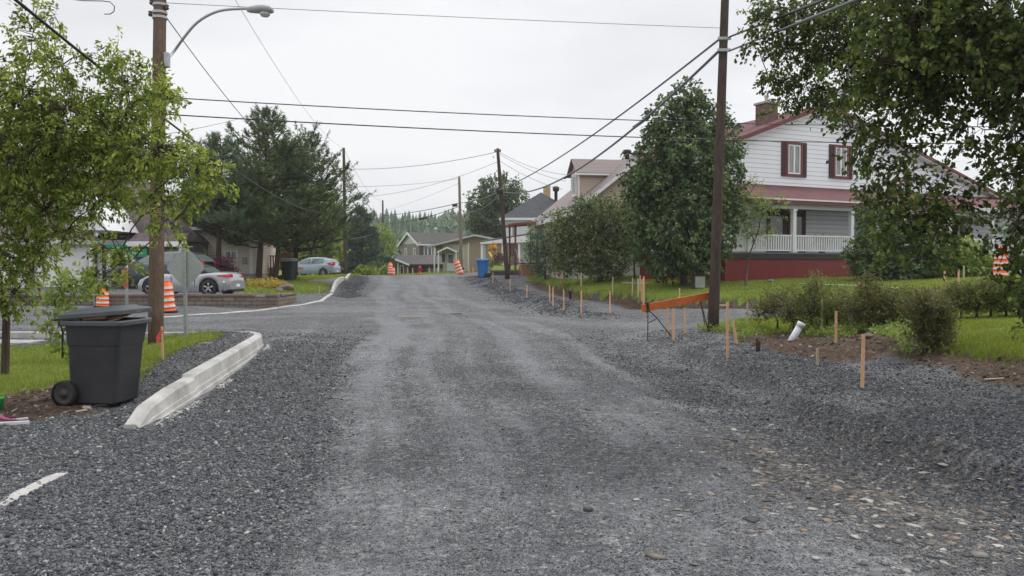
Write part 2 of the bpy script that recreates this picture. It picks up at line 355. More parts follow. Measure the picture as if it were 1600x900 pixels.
nu, nv = 760, 620
u = np.linspace(-1.25, 1.25, nu); u = u * (.62 + .38 * (u / 1.25) ** 2)
yy = np.r_[np.geomspace(8, 668, nv)] - 8 - 3.5
yy[0] = -6
X = u[None] * (yy[:, None] + 9.5); Y = np.repeat(yy[:, None], nu, 1)
Z, Q = HT(X, Y, full=True)
sL, sM, sR, sN, sDN, sDL, e_, er_, el_, wob_ = Q
nb = fbm(X * 3.5, Y * 3.5, 31, 3)
lawnv = np.maximum.reduce([sL + wob_ * .6, sM + wob_ * .4, sR + wob_ * .9, sN + wob_ * .9]) + nb * .10
farlawn = np.where((Y > 71) | ((Y > 47) & (X > 5 - .1 * (Y - 47))) | ((Y > 50) & (X < -15)) | ((Y > 33) & (X < -40)), 1.0, -1.0)
farlawn = np.where((Y > 60) & (X < road_c(Y) - 7), 1, farlawn)
lawnv = np.maximum(lawnv, farlawn)
dirtv = np.maximum.reduce([sDN + nb * .15, sDL + nb * .12, .34 - np.abs(sR + wob_ + .28) + nb * .12 - 10 * (Y > 50) - 10 * (Y < 20), .12 - np.abs(sM) + nb * .05, .1 - np.abs(sL) + nb * .08])
s_ = X - road_c(Y) + .22 * np.sin(Y * .21) + .12 * np.sin(Y * .53 + 1); onr = sstep(4.6, 3.4, np.abs(s_))
wid = sstep(-2.35, -1.75, s_ + .25 * fbm(X * .6, Y * .3, 40, 2)) * sstep(2.9, 1.9, s_ + .5 * fbm(X * .5, Y * .4, 39, 2))
tr2 = .5 * np.exp(-((s_ + 1.35) / .35) ** 2) + .5 * np.exp(-((s_ - .9) / .5) ** 2) + .35 * np.exp(-((s_ - 2.1) / .3) ** 2)
pack = onr * np.clip(wid * (.42 + .38 * tr2) + .30 * fbm(s_ * .9, Y * .16, 41, 4) + .34 * fbm(X * 1.3, Y * .9, 42, 4), 0, 1)
trk = np.zeros_like(X)
for (x0_, y0_, rad_, a0_, a1_) in ((-9.5, 12.8, 6.3, -1.2, 1.5), (-9.8, 12.2, 8.6, -1.0, 1.4), (13.5, 14.0, 9.5, 1.4, 4.0), (13.2, 13.2, 11.6, 1.4, 3.8)):
    dd_ = np.hypot(X - x0_, Y - y0_) - rad_; an_ = np.arctan2(Y - y0_, X - x0_) % (2 * math.pi); ok_ = (an_ > (a0_ % 6.2832 if a0_ > 0 else 0)) & (an_ < a1_)
    trk += np.exp(-(dd_ / .32) ** 2) * ok_ * (.5 + .6 * fbm(X * .8, Y * .8, 48, 3))
pack = np.clip(pack + onr * (.46 * np.clip(fbm(s_ * 2.6, Y * .07, 45, 3) * 1.8, -1, 1) * sstep(3, 7, Y)) + .8 * np.clip(trk, 0, 1) * sstep(14, 17, Y), 0, 1)
pack = np.maximum(pack, .85 * np.exp(-(((X - 2.1) / 1.0) ** 2 + ((Y - 9.9) / .35) ** 2)))
pack = np.maximum(pack, .55 * sstep(-.2, .35, fbm(X * .35, Y * .5, 43, 3)) * sstep(19, 22, Y) * sstep(33, 29, Y))
pack = np.maximum(pack, .5 * sstep(.9, 1.6, e_) * sstep(6, 3, e_) * (Y < 13))
slate = np.clip(1.7 * np.exp(-(((X - 2.9) / 1.05) ** 2 + ((Y - 6.4) / 2.3) ** 2)) + .5 * fbm(X * 1.8, Y * 1.8, 51, 3) - .35, 0, 1)
red = np.clip(dirtv * 6 + .5, 0, 1)
idx = np.arange(nu * nv).reshape(nv, nu)
quads = np.stack([idx[:-1, :-1], idx[:-1, 1:], idx[1:, 1:], idx[1:, :-1]], -1).reshape(-1, 4)
V = np.stack([X, Y, Z], -1).reshape(-1, 3)
att = {'pack': pack.ravel(), 'slate': slate.ravel(), 'dirt': red.ravel()}

def ground_material():
    m = bpy.data.materials.new('crushed stone and soil'); m.use_nodes = True; n = m.node_tree; L = n.links; b = n.nodes['Principled BSDF']
    b.inputs['Roughness'].default_value = .85; b.inputs['Specular IOR Level'].default_value = .25
    g = n.nodes.new('ShaderNodeTexCoord')
    def N(t, **k):
        q = n.nodes.new(t)
        for a, v in k.items(): setattr(q, a, v)
        return q
    def A(nm): q = N('ShaderNodeAttribute'); q.attribute_name = nm; return q.outputs['Fac']
    def ramp(inp, stops):
        r = N('ShaderNodeValToRGB'); e = r.color_ramp.elements
        e[0].position, e[0].color = stops[0][0], (*stops[0][1], 1); e[1].position, e[1].color = stops[-1][0], (*stops[-1][1], 1)
        for p, c in stops[1:-1]: q = e.new(p); q.color = (*c, 1)
        L.new(inp, r.inputs[0]); return r.outputs[0]
    def mix(f, a, c, bt='MIX'):
        q = N('ShaderNodeMix'); q.data_type = 'RGBA'; q.blend_type = bt
        if isinstance(f, float): q.inputs[0].default_value = f
        else: L.new(f, q.inputs[0])
        L.new(a, q.inputs[6]); L.new(c, q.inputs[7]); return q.outputs[2]
    def vor(sc, dist='EUCLIDEAN'):
        q = N('ShaderNodeTexVoronoi'); q.inputs['Scale'].default_value = sc; L.new(g.outputs['Object'], q.inputs['Vector']); return q
    v1 = vor(34); v2 = vor(80); v3 = vor(13)
    def sepr(c): q = N('ShaderNodeSeparateColor'); L.new(c, q.inputs[0]); return q
    s1, s2, s3 = sepr(v1.outputs['Color']), sepr(v2.outputs['Color']), sepr(v3.outputs['Color'])
    loose = ramp(s1.outputs[0], [(0, (.04, .042, .046)), (.4, (.095, .099, .108)), (.75, (.19, .193, .205)), (.93, (.36, .36, .355)), (1, (.55, .53, .48))])
    fine = ramp(s2.outputs[0], [(0, (.075, .077, .082)), (.5, (.165, .169, .178)), (.85, (.27, .272, .28)), (1, (.45, .44, .41))])
    lo = mix(.42, loose, fine)
    dust = ramp(s2.outputs[1], [(0, (.10, .103, .110)), (.6, (.16, .163, .171)), (1, (.24, .242, .25))])
    nzz = N('ShaderNodeTexNoise'); nzz.inputs['Scale'].default_value = 9; nzz.inputs['Detail'].default_value = 8; nzz.inputs['Roughness'].default_value = .75; L.new(g.outputs['Object'], nzz.inputs[0])
    pm = N('ShaderNodeMath', operation='MULTIPLY_ADD'); L.new(nzz.outputs[0], pm.inputs[0]); pm.inputs[1].default_value = 1.6; pm.inputs[2].default_value = -.8
    pk = N('ShaderNodeMath', operation='ADD'); L.new(A('pack'), pk.inputs[0]); L.new(pm.outputs[0], pk.inputs[1])
    pc = N('ShaderNodeMapRange'); pc.inputs['From Min'].default_value = .15; pc.inputs['From Max'].default_value = .85; L.new(pk.outputs[0], pc.inputs[0])
    c = mix(pc.outputs[0], lo, dust)
    sl = ramp(s3.outputs[1], [(0, (.05, .048, .045)), (.5, (.16, .14, .115)), (.75, (.24, .16, .10)), (1, (.34, .31, .27))])
    sm = N('ShaderNodeMath', operation='MULTIPLY'); L.new(A('slate'), sm.inputs[0]); L.new(s3.outputs[2], sm.inputs[1])
    c = mix(sm.outputs[0], c, sl)
    dn = N('ShaderNodeTexNoise'); dn.inputs['Scale'].default_value = 14; dn.inputs['Detail'].default_value = 8; dn.inputs['Roughness'].default_value = .7; L.new(g.outputs['Object'], dn.inputs[0])
    dr = ramp(dn.outputs[0], [(.3, (.032, .020, .014)), (.5, (.098, .062, .041)), (.64, (.17, .122, .088)), (.75, (.28, .23, .185))])
    c = mix(A('dirt'), c, dr)
    big = N('ShaderNodeTexNoise'); big.inputs['Scale'].default_value = .7; big.inputs['Detail'].default_value = 5; L.new(g.outputs['Object'], big.inputs[0])
    br = N('ShaderNodeMapRange'); br.inputs['From Min'].default_value = .3; br.inputs['From Max'].default_value = .7; br.inputs['To Min'].default_value = .86; br.inputs['To Max'].default_value = 1.16; L.new(big.outputs[0], br.inputs[0])
    c = mix(1.0, c, br.outputs[0], 'MULTIPLY')
    g1 = N('ShaderNodeTexNoise'); g1.inputs['Scale'].default_value = 5.5; g1.inputs['Detail'].default_value = 9; g1.inputs['Roughness'].default_value = .82; L.new(g.outputs['Object'], g1.inputs[0])
    g2 = N('ShaderNodeMapRange'); g2.inputs['From Min'].default_value = .32; g2.inputs['From Max'].default_value = .68; g2.inputs['To Min'].default_value = .55; g2.inputs['To Max'].default_value = 1.38; L.new(g1.outputs[0], g2.inputs[0])
    c = mix(1.0, c, g2.outputs[0], 'MULTIPLY')
    L.new(c, b.inputs['Base Color'])
    h = N('ShaderNodeMath', operation='ADD'); L.new(v1.outputs['Distance'], h.inputs[0]); L.new(v2.outputs['Distance'], h.inputs[1])
    bs = N('ShaderNodeMapRange'); bs.inputs['To Min'].default_value = .9; bs.inputs['To Max'].default_value = .35; L.new(pc.outputs[0], bs.inputs[0])
    bp = N('ShaderNodeBump'); bp.invert = True; bp.inputs['Distance'].default_value = .035; L.new(h.outputs[0], bp.inputs['Height']); L.new(bs.outputs[0], bp.inputs['Strength'])
    L.new(bp.outputs[0], b.inputs['Normal'])
    return m
M_GR = ground_material()
M_LAWN = mat('lawn turf', (.085, .125, .022), .9, col2=(.16, .22, .04), vscale=2.2, bump=.8, bscale=70, spec=.1)

qa = quads.ravel()
lv = lawnv.ravel()[quads].mean(1) > 0
dv = (dirtv.ravel()[quads].mean(1) > 0) & ~lv
def ground_piece(name, sel, m):
    q = quads[sel]; used, inv = np.unique(q, return_inverse=True)
    o = np_mesh(name, V[used], inv.reshape(q.shape), m, attrs={k: a[used] for k, a in att.items()}, smooth=True)
    return tag(o, kind='structure')
ground_piece('gravel_road', ~lv & ~dv, M_GR)
ground_piece('lawn', lv, M_LAWN)
ground_piece('soil', dv, M_GR)

# ---------------------------------------------------------------- loose stones lying on the near gravel (nobody could count them)
def interp_grid(grid, x, y):
    r = np.interp(y, yy, np.arange(nv)); uu = x / (y + 9.5); c = np.interp(uu, u, np.arange(nu))
    r0 = np.clip(r.astype(int), 0, nv - 2); c0 = np.clip(c.astype(int), 0, nu - 2); fr, fc = r - r0, c - c0
    return (grid[r0, c0] * (1 - fc) + grid[r0, c0 + 1] * fc) * (1 - fr) + (grid[r0 + 1, c0] * (1 - fc) + grid[r0 + 1, c0 + 1] * fc) * fr
OCT = np.array([(1, 0, 0), (0, 1, 0), (-1, 0, 0), (0, -1, 0), (.55, .55, .8), (-.6, .5, .75), (-.5, -.6, .8), (.6, -.5, .7), (0, 0, -.8)], float)
OF = np.array([(0, 1, 4), (1, 2, 5), (2, 3, 6), (3, 0, 7), (0, 4, 7), (1, 5, 4), (2, 6, 5), (3, 7, 6), (4, 5, 6), (4, 6, 7), (0, 8, 1), (1, 8, 2), (2, 8, 3), (3, 8, 0)])
def stones(name, x, y, size, flat, tint, m, label, sink=.25, cat='gravel'):
    n = len(x); z = interp_grid(Z, x, y)
    a = rng.uniform(0, 6.283, n); ca, sa = np.cos(a), np.sin(a)
    P0 = OCT[None] * (1 + rng.normal(0, .22, (n, 9, 3)))
    sc = np.stack([size * rng.uniform(.7, 1.35, n), size * rng.uniform(.55, 1.0, n), size * flat], -1)
    P0 = P0 * sc[:, None]
    tx, ty = rng.normal(0, .3, (2, n)) * np.minimum(1, flat * 1.6)
    px = P0[..., 0]; py = P0[..., 1]; pz = P0[..., 2] + px * tx[:, None] + py * ty[:, None]
    q = np.stack([px * ca[:, None] - py * sa[:, None] + x[:, None], px * sa[:, None] + py * ca[:, None] + y[:, None], pz + (z + sc[:, 2] * sink)[:, None]], -1)
    fc = OF[None] + (np.arange(n) * 9)[:, None, None]
    o = np_mesh(name, q.reshape(-1, 3), fc.reshape(-1, 3), m, attrs={'tint': np.repeat(tint, 9)})
    return tag(o, label, cat, kind='stuff')
M_STONE = attr_mat('crushed grey stone', [(0, (.035, .037, .041)), (.4, (.088, .092, .10)), (.76, (.18, .183, .192)), (.94, (.33, .328, .32)), (1, (.58, .56, .52))], rough=.8)
M_SLATE = attr_mat('brown slate chips', [(0, (.04, .04, .042)), (.35, (.11, .11, .108)), (.6, (.19, .182, .165)), (.78, (.23, .17, .125)), (.9, (.30, .29, .265)), (1, (.45, .43, .39))], rough=.75)
M_SOILST = attr_mat('field stones', [(0, (.05, .036, .026)), (.55, (.12, .09, .066)), (.85, (.24, .20, .16)), (1, (.42, .38, .32))], rough=.85)
def sample_pts(n, y0, y1, k=.88, power=1.0):
    t = rng.uniform(0, 1, n); y = y0 * (y1 / y0) ** t
    x = rng.uniform(-k, k, n) * y
    return x, y
x, y = sample_pts(1050000, 3.2, 21)
pk_ = interp_grid(pack, x, y); wd_ = interp_grid(wid, x, y); lw = interp_grid(lawnv, x, y); dr_ = interp_grid(dirtv, x, y)
keep = (rng.uniform(0, 1, len(x)) < sstep(21, 13, y) * np.clip(1.05 - pk_ * 1.1, .18, 1) * (.35 + .65 * sstep(-.5, .3, fbm(x * 1.5, y * 1.5, 61, 3)))) & (lw < -.03) & (dr_ < .05)
kx = np.interp(y, [p[1] for p in kerbL], [p[0] for p in kerbL])
keep &= ~((np.abs(x - kx) < .19) & (y > 7.8) & (y < 17))
x, y = x[keep], y[keep]; n = len(x)
size = np.clip(rng.lognormal(math.log(.0054), .48, n), .0024, .020) * (1 + .035 * y) * (1 - .5 * wd_[keep])
stones('loose_gravel', x, y, size, rng.uniform(.4, .85, n), np.clip(rng.beta(1.6, 2.2, n) * (1 - .25 * wd_[keep]) + .14 * wd_[keep], 0, 1), M_STONE, 'loose angular grey crushed stone strewn over the road', cat='gravel')
x = rng.normal(2.95, .95, 15000); y = rng.normal(6.1, 1.6, 15000); k = (x < edge_x(y) - .1) & (y > 3.4) & (rng.uniform(0, 1, 15000) < .25 + interp_grid(slate, x, np.clip(y, 3.4, 30)))
x, y = x[k], y[k]; n = len(x)
stones('slate_chips', x, y, np.clip(rng.lognormal(math.log(.0155), .5, n), .006, .06), rng.uniform(.07, .2, n), rng.uniform(0, 1, n), M_SLATE, 'flat brown and grey slate chips pressed into the road on the right', sink=.4, cat='slate chips')
x, y = sample_pts(60000, 9, 26, .75); dq = interp_grid(dirtv, x, y); k = (dq > 0) & (interp_grid(lawnv, x, y) < 0) & (rng.uniform(0, 1, len(x)) < .7)
xl = rng.uniform(-9, -4.5, 3000); yl = rng.uniform(7.5, 12, 3000); kl = (interp_grid(dirtv, xl, yl) > 0)
x = np.r_[x[k], xl[kl]]; y = np.r_[y[k], yl[kl]]; n = len(x)
stones('soil_stones', x, y, np.clip(rng.lognormal(math.log(.0095), .62, n), .004, .05), rng.uniform(.4, .9, n), rng.uniform(0, 1, n), M_SOILST, 'pebbles and stones sticking out of the dug brown soil', cat='stones')

# coarse rubble bulldozed along the far verges, and pale crumbs at the foot of the near kerb
y = rng.uniform(23, 54, 60000); x = road_c(y) + 4.6 + rng.normal(0, .5, 60000) + .5 * sstep(27, 22, y); k = (interp_grid(lawnv, x, y) < -.05) & (rng.uniform(0, 1, 60000) < (.35 + .6 * (fbm(x, y, 95, 3) > 0)) * sstep(23, 27, y)); x, y = x[k], y[k]
y2 = rng.uniform(36, 56, 12000); x2 = road_c(y2) - 3.4 + rng.normal(0, .35, 12000); x, y = np.r_[x, x2], np.r_[y, y2]; n = len(x)
stones('verge_rubble', x, y, np.clip(rng.lognormal(math.log(.014), .45, n), .007, .05), rng.uniform(.4, .9, n), rng.beta(1.3, 3.2, n), M_STONE, 'dark coarse rubble heaped along the far road verges', cat='rubble')
y = rng.uniform(7.9, 15, 1500); x = np.interp(y, [p[1] for p in kerbL], [p[0] for p in kerbL]) + .17 + np.abs(rng.normal(0, .045, 1500)) ; k = fbm(y * 1.2, y * 0, 96, 3) > -.05; x, y = x[k], y[k]; n = len(x)
stones('concrete_crumbs', x, y, np.clip(rng.lognormal(math.log(.010), .5, n), .005, .03), rng.uniform(.4, .8, n), rng.uniform(.9, 1, n), M_STONE, 'pale concrete crumbs along the foot of the near kerb', cat='crumbs')

# ---------------------------------------------------------------- grass blades
M_GRASS = attr_mat('grass blades', [(0, (.10, .135, .026)), (.5, (.195, .24, .045)), (.85, (.28, .32, .07)), (1, (.42, .38, .16))], rough=.7, trans=.35, spec=.15)
def blades(x, y, h, w, name, label, tint=None, m=None, lean=.35):
    n = len(x); z = interp_grid(Z, x, y) - .005
    a = rng.uniform(0, 6.283, n); b = rng.uniform(0, 6.283, n); ln = h * rng.uniform(0, lean, n) * 2
    bx, by = np.cos(a) * w / 2, np.sin(a) * w / 2
    p0 = np.stack([x - bx, y - by, z], -1); p1 = np.stack([x + bx, y + by, z], -1)
    p2 = np.stack([x + np.cos(b) * ln, y + np.sin(b) * ln, z + h], -1)
    v = np.stack([p0, p1, p2], 1).reshape(-1, 3); f = np.arange(3 * n).reshape(-1, 3)
    t = tint if tint is not None else np.clip(rng.normal(.5, .2, n) + .25 * fbm(x * .8, y * .8, 71, 3), 0, 1)
    o = np_mesh(name, v, f, m or M_GRASS, attrs={'tint': np.repeat(t, 3)}); return tag(o, label, 'grass', kind='stuff')
def in_lawn(x, y, t=-.08): return interp_grid(lawnv, x, y) > t
# left lawn round the wheeled bin
x = rng.uniform(-16, -4.6, 170000); y = rng.uniform(8.5, 20, 170000); k = (sdf(LAWN_L, x, y) > -.12 - .15 * rng.uniform(0, 1, len(x)) ** 3) & (x > -.75 * y - 1) & in_lawn(x, y, -.15)
x, y = x[k], y[k]; n = len(x)
blades(x, y, rng.uniform(.02, .065, n) * (1 + .6 * (sdf(LAWN_L, x, y) < .35)), rng.uniform(.006, .012, n), 'left_grass', 'short bright green grass in the small lawn behind the wheeled bin')
x = rng.uniform(2, 18, 330000); y = rng.uniform(8.5, 21, 330000); sd = sdf(LAWN_N, x, y); k = (sd > -.3 * rng.uniform(0, 1, len(x)) ** 3) & (x < .75 * y + 1.5)
x, y, sd = x[k], y[k], sd[k]; n = len(x); rough_ = sstep(9.2, 7.6, x + .2 * (y - 13)) * sstep(-.2, .9, fbm(x * 1.1, y * 1.1, 81, 3) + .6)
blades(x, y, rng.uniform(.014, .034, n) * (1 + 1.9 * rough_ + .4 * (sd < .3)), rng.uniform(.007, .014, n), 'right_grass', 'green grass and rough weeds below the clipped hedge on the right')
for (x0, x1, y0, y1, n0, poly, nm, lb) in [(1, 34, 24, 58, 430000, LAWN_R, 'house_lawn_grass', 'mown grass of the lawn before the white house'), (-22, -8, 34, 60, 90000, LAWN_M, 'far_left_grass', 'mown grass strip beside the far left kerb')]:
    x = rng.uniform(x0, x1, n0); y = rng.uniform(y0, y1, n0); sd = sdf(poly, x, y); k = (sd > -.25 * rng.uniform(0, 1, n0) ** 2) & (np.abs(x) < .72 * y)
    x, y, sd = x[k], y[k], sd[k]; n = len(x)
    blades(x, y, rng.uniform(.03, .07, n) * (1 + 1.4 * (sd < .3)), rng.uniform(.015, .03, n), nm, lb)
x = rng.uniform(-14, 40, 120000); y = rng.uniform(50, 100, 120000); k = in_lawn(x, y, 0)
blades(x[k], y[k], rng.uniform(.05, .13, k.sum()), rng.uniform(.03, .07, k.sum()), 'far_grass', 'grass of the far lawns past the end of the street')
# ================================================================ kerbs, walls
M_CONC = mat('pale kerb concrete', (.40, .39, .37), .85, var=.26, vscale=2.2, bump=.25, bscale=45, spec=.2)
M_CONCD = mat('weathered concrete', (.33, .33, .31), .9, var=.22, vscale=5, bump=.3, bscale=40, spec=.2)
def sweep_kerb(name, path, tops, base=-.12, w=.15, m=None, jag=0.0, lip=True):
    """kerb: battered road face with a shallow ledge near its foot, flat top"""
    r_ = random.Random(len(path)); rings = []
    for i, (x, y) in enumerate(path):
        a = Vector(path[max(i - 1, 0)]); b = Vector(path[min(i + 1, len(path) - 1)]); d = (b - a).normalized(); nr = Vector((d.y, -d.x))
        t = tops[i] + r_.uniform(-jag, jag); zb = base + min(0, t)
        pr = [(-w / 2, zb), (-w / 2, t - .015), (-w / 2 + .015, t), (w / 2 - .03, t), (w / 2, t - .03)]
        hgt = t - zb
        if lip: pr += [(w / 2 + .015, zb + hgt * .56), (w / 2 + .028, zb + hgt * .545), (w / 2 + .034, zb + hgt * .40), (w / 2 + .055, zb + hgt * .385), (w / 2 + .065, zb)]
        else: pr += [(w / 2 + .01, zb)]
        rings.append([(x + nr.x * q, y + nr.y * q, z) for q, z in pr])
    return tag(MB().loft(rings).build(name, m or M_CONC), kind='structure')
def dense(path, vals, step=.5):
    P_, T_ = [], []
    for i in range(len(path) - 1):
        a, b = path[i], path[i + 1]; n = max(1, int(math.hypot(b[0] - a[0], b[1] - a[1]) / step))
        for k in range(n): f = k / n; P_.append((a[0] + (b[0] - a[0]) * f, a[1] + (b[1] - a[1]) * f)); T_.append(vals[i] + (vals[i + 1] - vals[i]) * f)
    return P_ + [path[-1]], T_ + [vals[-1]]
p_, t_ = dense([(-3.74, 7.78), (-3.76, 8.1), (-3.83, 8.8), (-3.92, 9.6), (-3.93, 9.64), (-4.33, 12.3), (-4.70, 14.6), (-4.78, 14.95)], [.04, .17, .23, .25, .285, .30, .31, .31], .6)
sweep_kerb('kerb', p_, t_, base=-.10)
p_, t_ = dense([(-4.79, 14.97), (-4.92, 15.35), (-5.15, 15.7), (-5.6, 15.98), (-6.3, 16.2), (-8.0, 16.4), (-10, 16.8), (-12, 17.4), (-17, 18.6)], [.31, .30, .29, .27, .25, .22, .2, .17, .16], .35)
sweep_kerb('kerb', p_, t_, base=-.1, jag=.004, lip=False)
# low strip of pavement slabs behind the side-street kerb, far left
sweep_kerb('kerb', [(-9.35, 15.7), (-12, 15.9), (-16, 16.4)], [.11, .11, .13], w=.55, m=M_CONCD, lip=False)
# buried kerb top showing through the gravel, bottom left
q = [hit(x, y, HT) for x, y in ((96, 741), (60, 757), (20, 777), (-40, 810), (-200, 900))]
pp, tt = dense([(a.x, a.y) for a in q], [ground(a.x, a.y) + .012 for a in q], .12)
sweep_kerb('kerb', pp, [t + .004 * math.sin(i * 1.9) + .004 * math.sin(i * .7) for i, t in enumerate(tt)], base=-.1, w=.13, lip=False)
# kerb round the far corner of the side street
fl = [hit(x, y, HT) for x, y in ((130, 503), (270, 495), (400, 486), (437, 481), (475, 476), (502, 470.5), (509, 465))]
fp = [(a.x, a.y) for a in fl]; fp += [(road_c(38.4) - 4.2, 38.4)]
p_, t_ = dense(fp, [ground(*a) + .03 for a in fp], .6); sweep_kerb('kerb', p_, t_, base=-.15, jag=.01, lip=False)
p_ = [(road_c(y) - 4.2, y) for y in np.arange(38.6, 49.8, .8)]; t_ = [max(ground(x - .3, y), ground(x, y)) + min(.24, .05 + .05 * i) for i, (x, y) in enumerate(p_)]
sweep_kerb('kerb', p_, t_, base=-.1)
p_ = [(road_c(y) - 4.15, y) for y in np.arange(50.6, 58, .8)]; t_ = [max(ground(x - .3, y), ground(x, y)) + .13 for x, y in p_]
sweep_kerb('kerb', p_, t_, base=-.1)

M_BLOCK = brick_mat('brown retaining blocks', (.15, .115, .095), (.21, .165, .135), (.035, .03, .027), .42, .145, msize=.012)
M_CAP = mat('block wall cap', (.17, .13, .11), .9, var=.2, vscale=6, bump=.3)
t = thing('retaining_wall', 'low brown block retaining wall below the parked silver convertible', 'wall', (0, 0, 0))
MB().box(-19.6, -8.62, 29.35, 29.65, -.3, .46).box(-8.92, -8.62, 29.652, 31.8, -.3, .46).build('wall', M_BLOCK, t)
cp = MB(); xx = -19.65; r_ = random.Random(3)
while xx < -8.7:
    w_ = .44
    if not (-9.55 < xx < -9.2): cp.box(xx + .004, min(xx + w_, -8.58) - .004, 29.31 + r_.uniform(0, .02), 29.68, .463, .545 + r_.uniform(-.006, .006))
    xx += w_
for k in range(5): cp.box(-8.95, -8.59, 29.70 + k * .44, 30.12 + k * .44, .463, .54 - k * .01)
cp.build('coping', M_CAP, t)
M_BLOCK2 = brick_mat('dark garden wall blocks', (.10, .08, .075), (.16, .125, .115), (.02, .018, .017), .5, .2, msize=.03)
t = thing('garden_wall', 'dark stone block garden wall behind the leaning far pole', 'wall', (0, 0, 0))
MB().box(-1.5, 5.2, 55.0, 55.4, .4, 1.18).build('wall', M_BLOCK2, t); MB().box(-1.55, 5.25, 54.95, 55.45, 1.182, 1.27).build('coping', M_CAP, t)
bk = MB().prism([(55.41, .3), (66, .3), (66, 1.62), (55.41, 1.2)], -1.5, 12, 'x'); tag(bk.build('terrace', M_LAWN), kind='structure')

# ================================================================ houses
M_WHITE = mat('white trim paint', (.72, .72, .72), .5, var=.05, vscale=2)
M_MAROON = mat('maroon trim paint', (.15, .038, .036), .5, var=.12, vscale=3)
M_MAROOND = mat('dark brown shutter paint', (.055, .022, .02), .55, var=.1)
M_GLASS = mat('window glass', (.02, .024, .024), .06, spec=.9)
M_GLASSC = mat('curtained glass', (.22, .23, .22), .08, var=.35, vscale=3, stretch=(6, 6, .6), spec=.8)
M_BLACK = mat('black paint', (.012, .012, .013), .5)
def window(parent, loc, rz, w, h, fm, cols=2, fr=.06, outer=None, shutter=None, gm=None, ow=.09, sill=False):
    """frame (with sill, outer casing, shutters as its pieces) and pane; faces local -y"""
    f = MB().box(-w / 2, w / 2, -.05, .02, -h / 2, -h / 2 + fr).box(-w / 2, w / 2, -.05, .02, h / 2 - fr, h / 2)
    for s in (-1, 1): f.box(min(s * w / 2, s * (w / 2 - fr)), max(s * w / 2, s * (w / 2 - fr)), -.048, .02, -h / 2 + fr, h / 2 - fr)
    for c in range(1, cols): xc = -w / 2 + w * c / cols; f.box(xc - fr * .7, xc + fr * .7, -.046, .02, -h / 2 + fr, h / 2 - fr)
    o = f.build('window', fm, parent); o.location = loc; o.rotation_euler = (0, 0, rz)
    MB().box(-w / 2 + fr * .5, w / 2 - fr * .5, -.022, .01, -h / 2 + fr * .5, h / 2 - fr * .5).build('pane', gm or M_GLASS, o)
    if outer:
        q = MB().box(-w / 2 - ow, w / 2 + ow, -.075, .02, h / 2 + .002, h / 2 + ow).box(-w / 2 - ow, w / 2 + ow, -.075, .02, -h / 2 - ow, -h / 2 - .002)
        for s in (-1, 1): a, b = sorted((s * (w / 2 + .002), s * (w / 2 + ow))); q.box(a, b, -.073, .02, -h / 2 - .002, h / 2 + .002)
        q.build('casing', outer, o)
    if sill: MB().box(-w / 2 - .05, w / 2 + .05, -.12, .02, -h / 2 - .06, -h / 2 - .002).build('sill', fm, o)
    if shutter:
        sw = .24
        for s in (-1, 1):
            a, b = sorted((s * (w / 2 + ow + .03), s * (w / 2 + ow + .03 + sw))); q = MB().box(a, b, -.06, .02, -h / 2 - ow, h / 2 + ow)
            for k in range(int(h / .07)): q.box(a + .03, b - .03, -.075, -.058, -h / 2 + k * .07, -h / 2 + k * .07 + .04)
            q.build('shutter', shutter, o)
    return o
def door(parent, loc, rz, w, h, m, glass=True, fm=None):
    o = MB().box(-w / 2, w / 2, -.03, .03, 0, h).build('door', m, parent); o.location = loc; o.rotation_euler = (0, 0, rz)
    if glass: MB().box(-w / 2 + .14, w / 2 - .14, -.04, -.028, h * .45, h - .15).build('pane', M_GLASS, o)
    MB().lathe([(0, -.09), (.03, -.085), (.035, -.06), (.012, -.05), (.012, -.03)], 8, (w / 2 - .09, 0, h * .47), 'y').build('handle', mat('brass', (.5, .4, .2), .3, 1), o)
    if fm: MB().box(-w / 2 - .08, -w / 2 - .002, -.05, .03, 0, h + .08).box(w / 2 + .002, w / 2 + .08, -.05, .03, 0, h + .08).box(-w / 2, w / 2, -.05, .03, h + .002, h + .08).build('frame', fm, o)
    return o
def shingle(name, c):
    return brick_mat(name, tuple(v * .82 for v in c), tuple(v * 1.2 for v in c), tuple(v * .55 for v in c), .3, .09, msize=.006)

# ---- white house with maroon trim (right)
M_SIDE = wall_mat('white lap siding', (.78, .79, .81), .215, 'Z', (.42, .42, .44), .02, .04)
M_MROOF = shingle('maroon shingles', (.125, .042, .042))
M_SKIRT = wall_mat('red skirting boards', (.21, .022, .022), .145, 'X', (.4, .4, .4), .01, .12)
M_DECKB = mat('dark brown rim board', (.045, .03, .028), .7, var=.2, vscale=4)
A25 = math.atan2(.43, .903)
hz = .85
hE = thing('white_house', 'white gabled house with maroon roof, shuttered windows and long front porch', 'house', (11.9, 38, hz), A25)
MB().prism([(-1.36, -.6), (18, -.6), (18, 4.42), (3.83, 8.66), (-1.36, 6.74)], 0, 7, 'y').build('wall', M_SIDE, hE)
rf = MB()
rf.slab([(-1.95, -.4, 6.60), (3.83, -.4, 8.74), (3.83, 7.4, 8.74), (-1.95, 7.4, 6.60)], .10)
rf.slab([(3.832, -.4, 8.74), (18.6, -.4, 4.31), (18.6, 7.4, 4.31), (3.832, 7.4, 8.74)], .10)
roofE = rf.build('roof', M_MROOF, hE)
MB().slab([(-1.97, -.43, 6.57), (3.83, -.43, 8.72), (18.62, -.43, 4.29), (18.62, -.43, 4.13), (3.83, -.43, 8.54), (-1.97, -.43, 6.39)], .03).build('bargeboard', M_MAROON, roofE)
MB().slab([(-1.9, -.405, 6.42), (3.83, -.405, 8.56), (18.5, -.405, 4.16), (18.5, -.405, 4.10), (3.83, -.405, 8.48), (-1.9, -.405, 6.36)], -.40).build('soffit', M_WHITE, roofE)
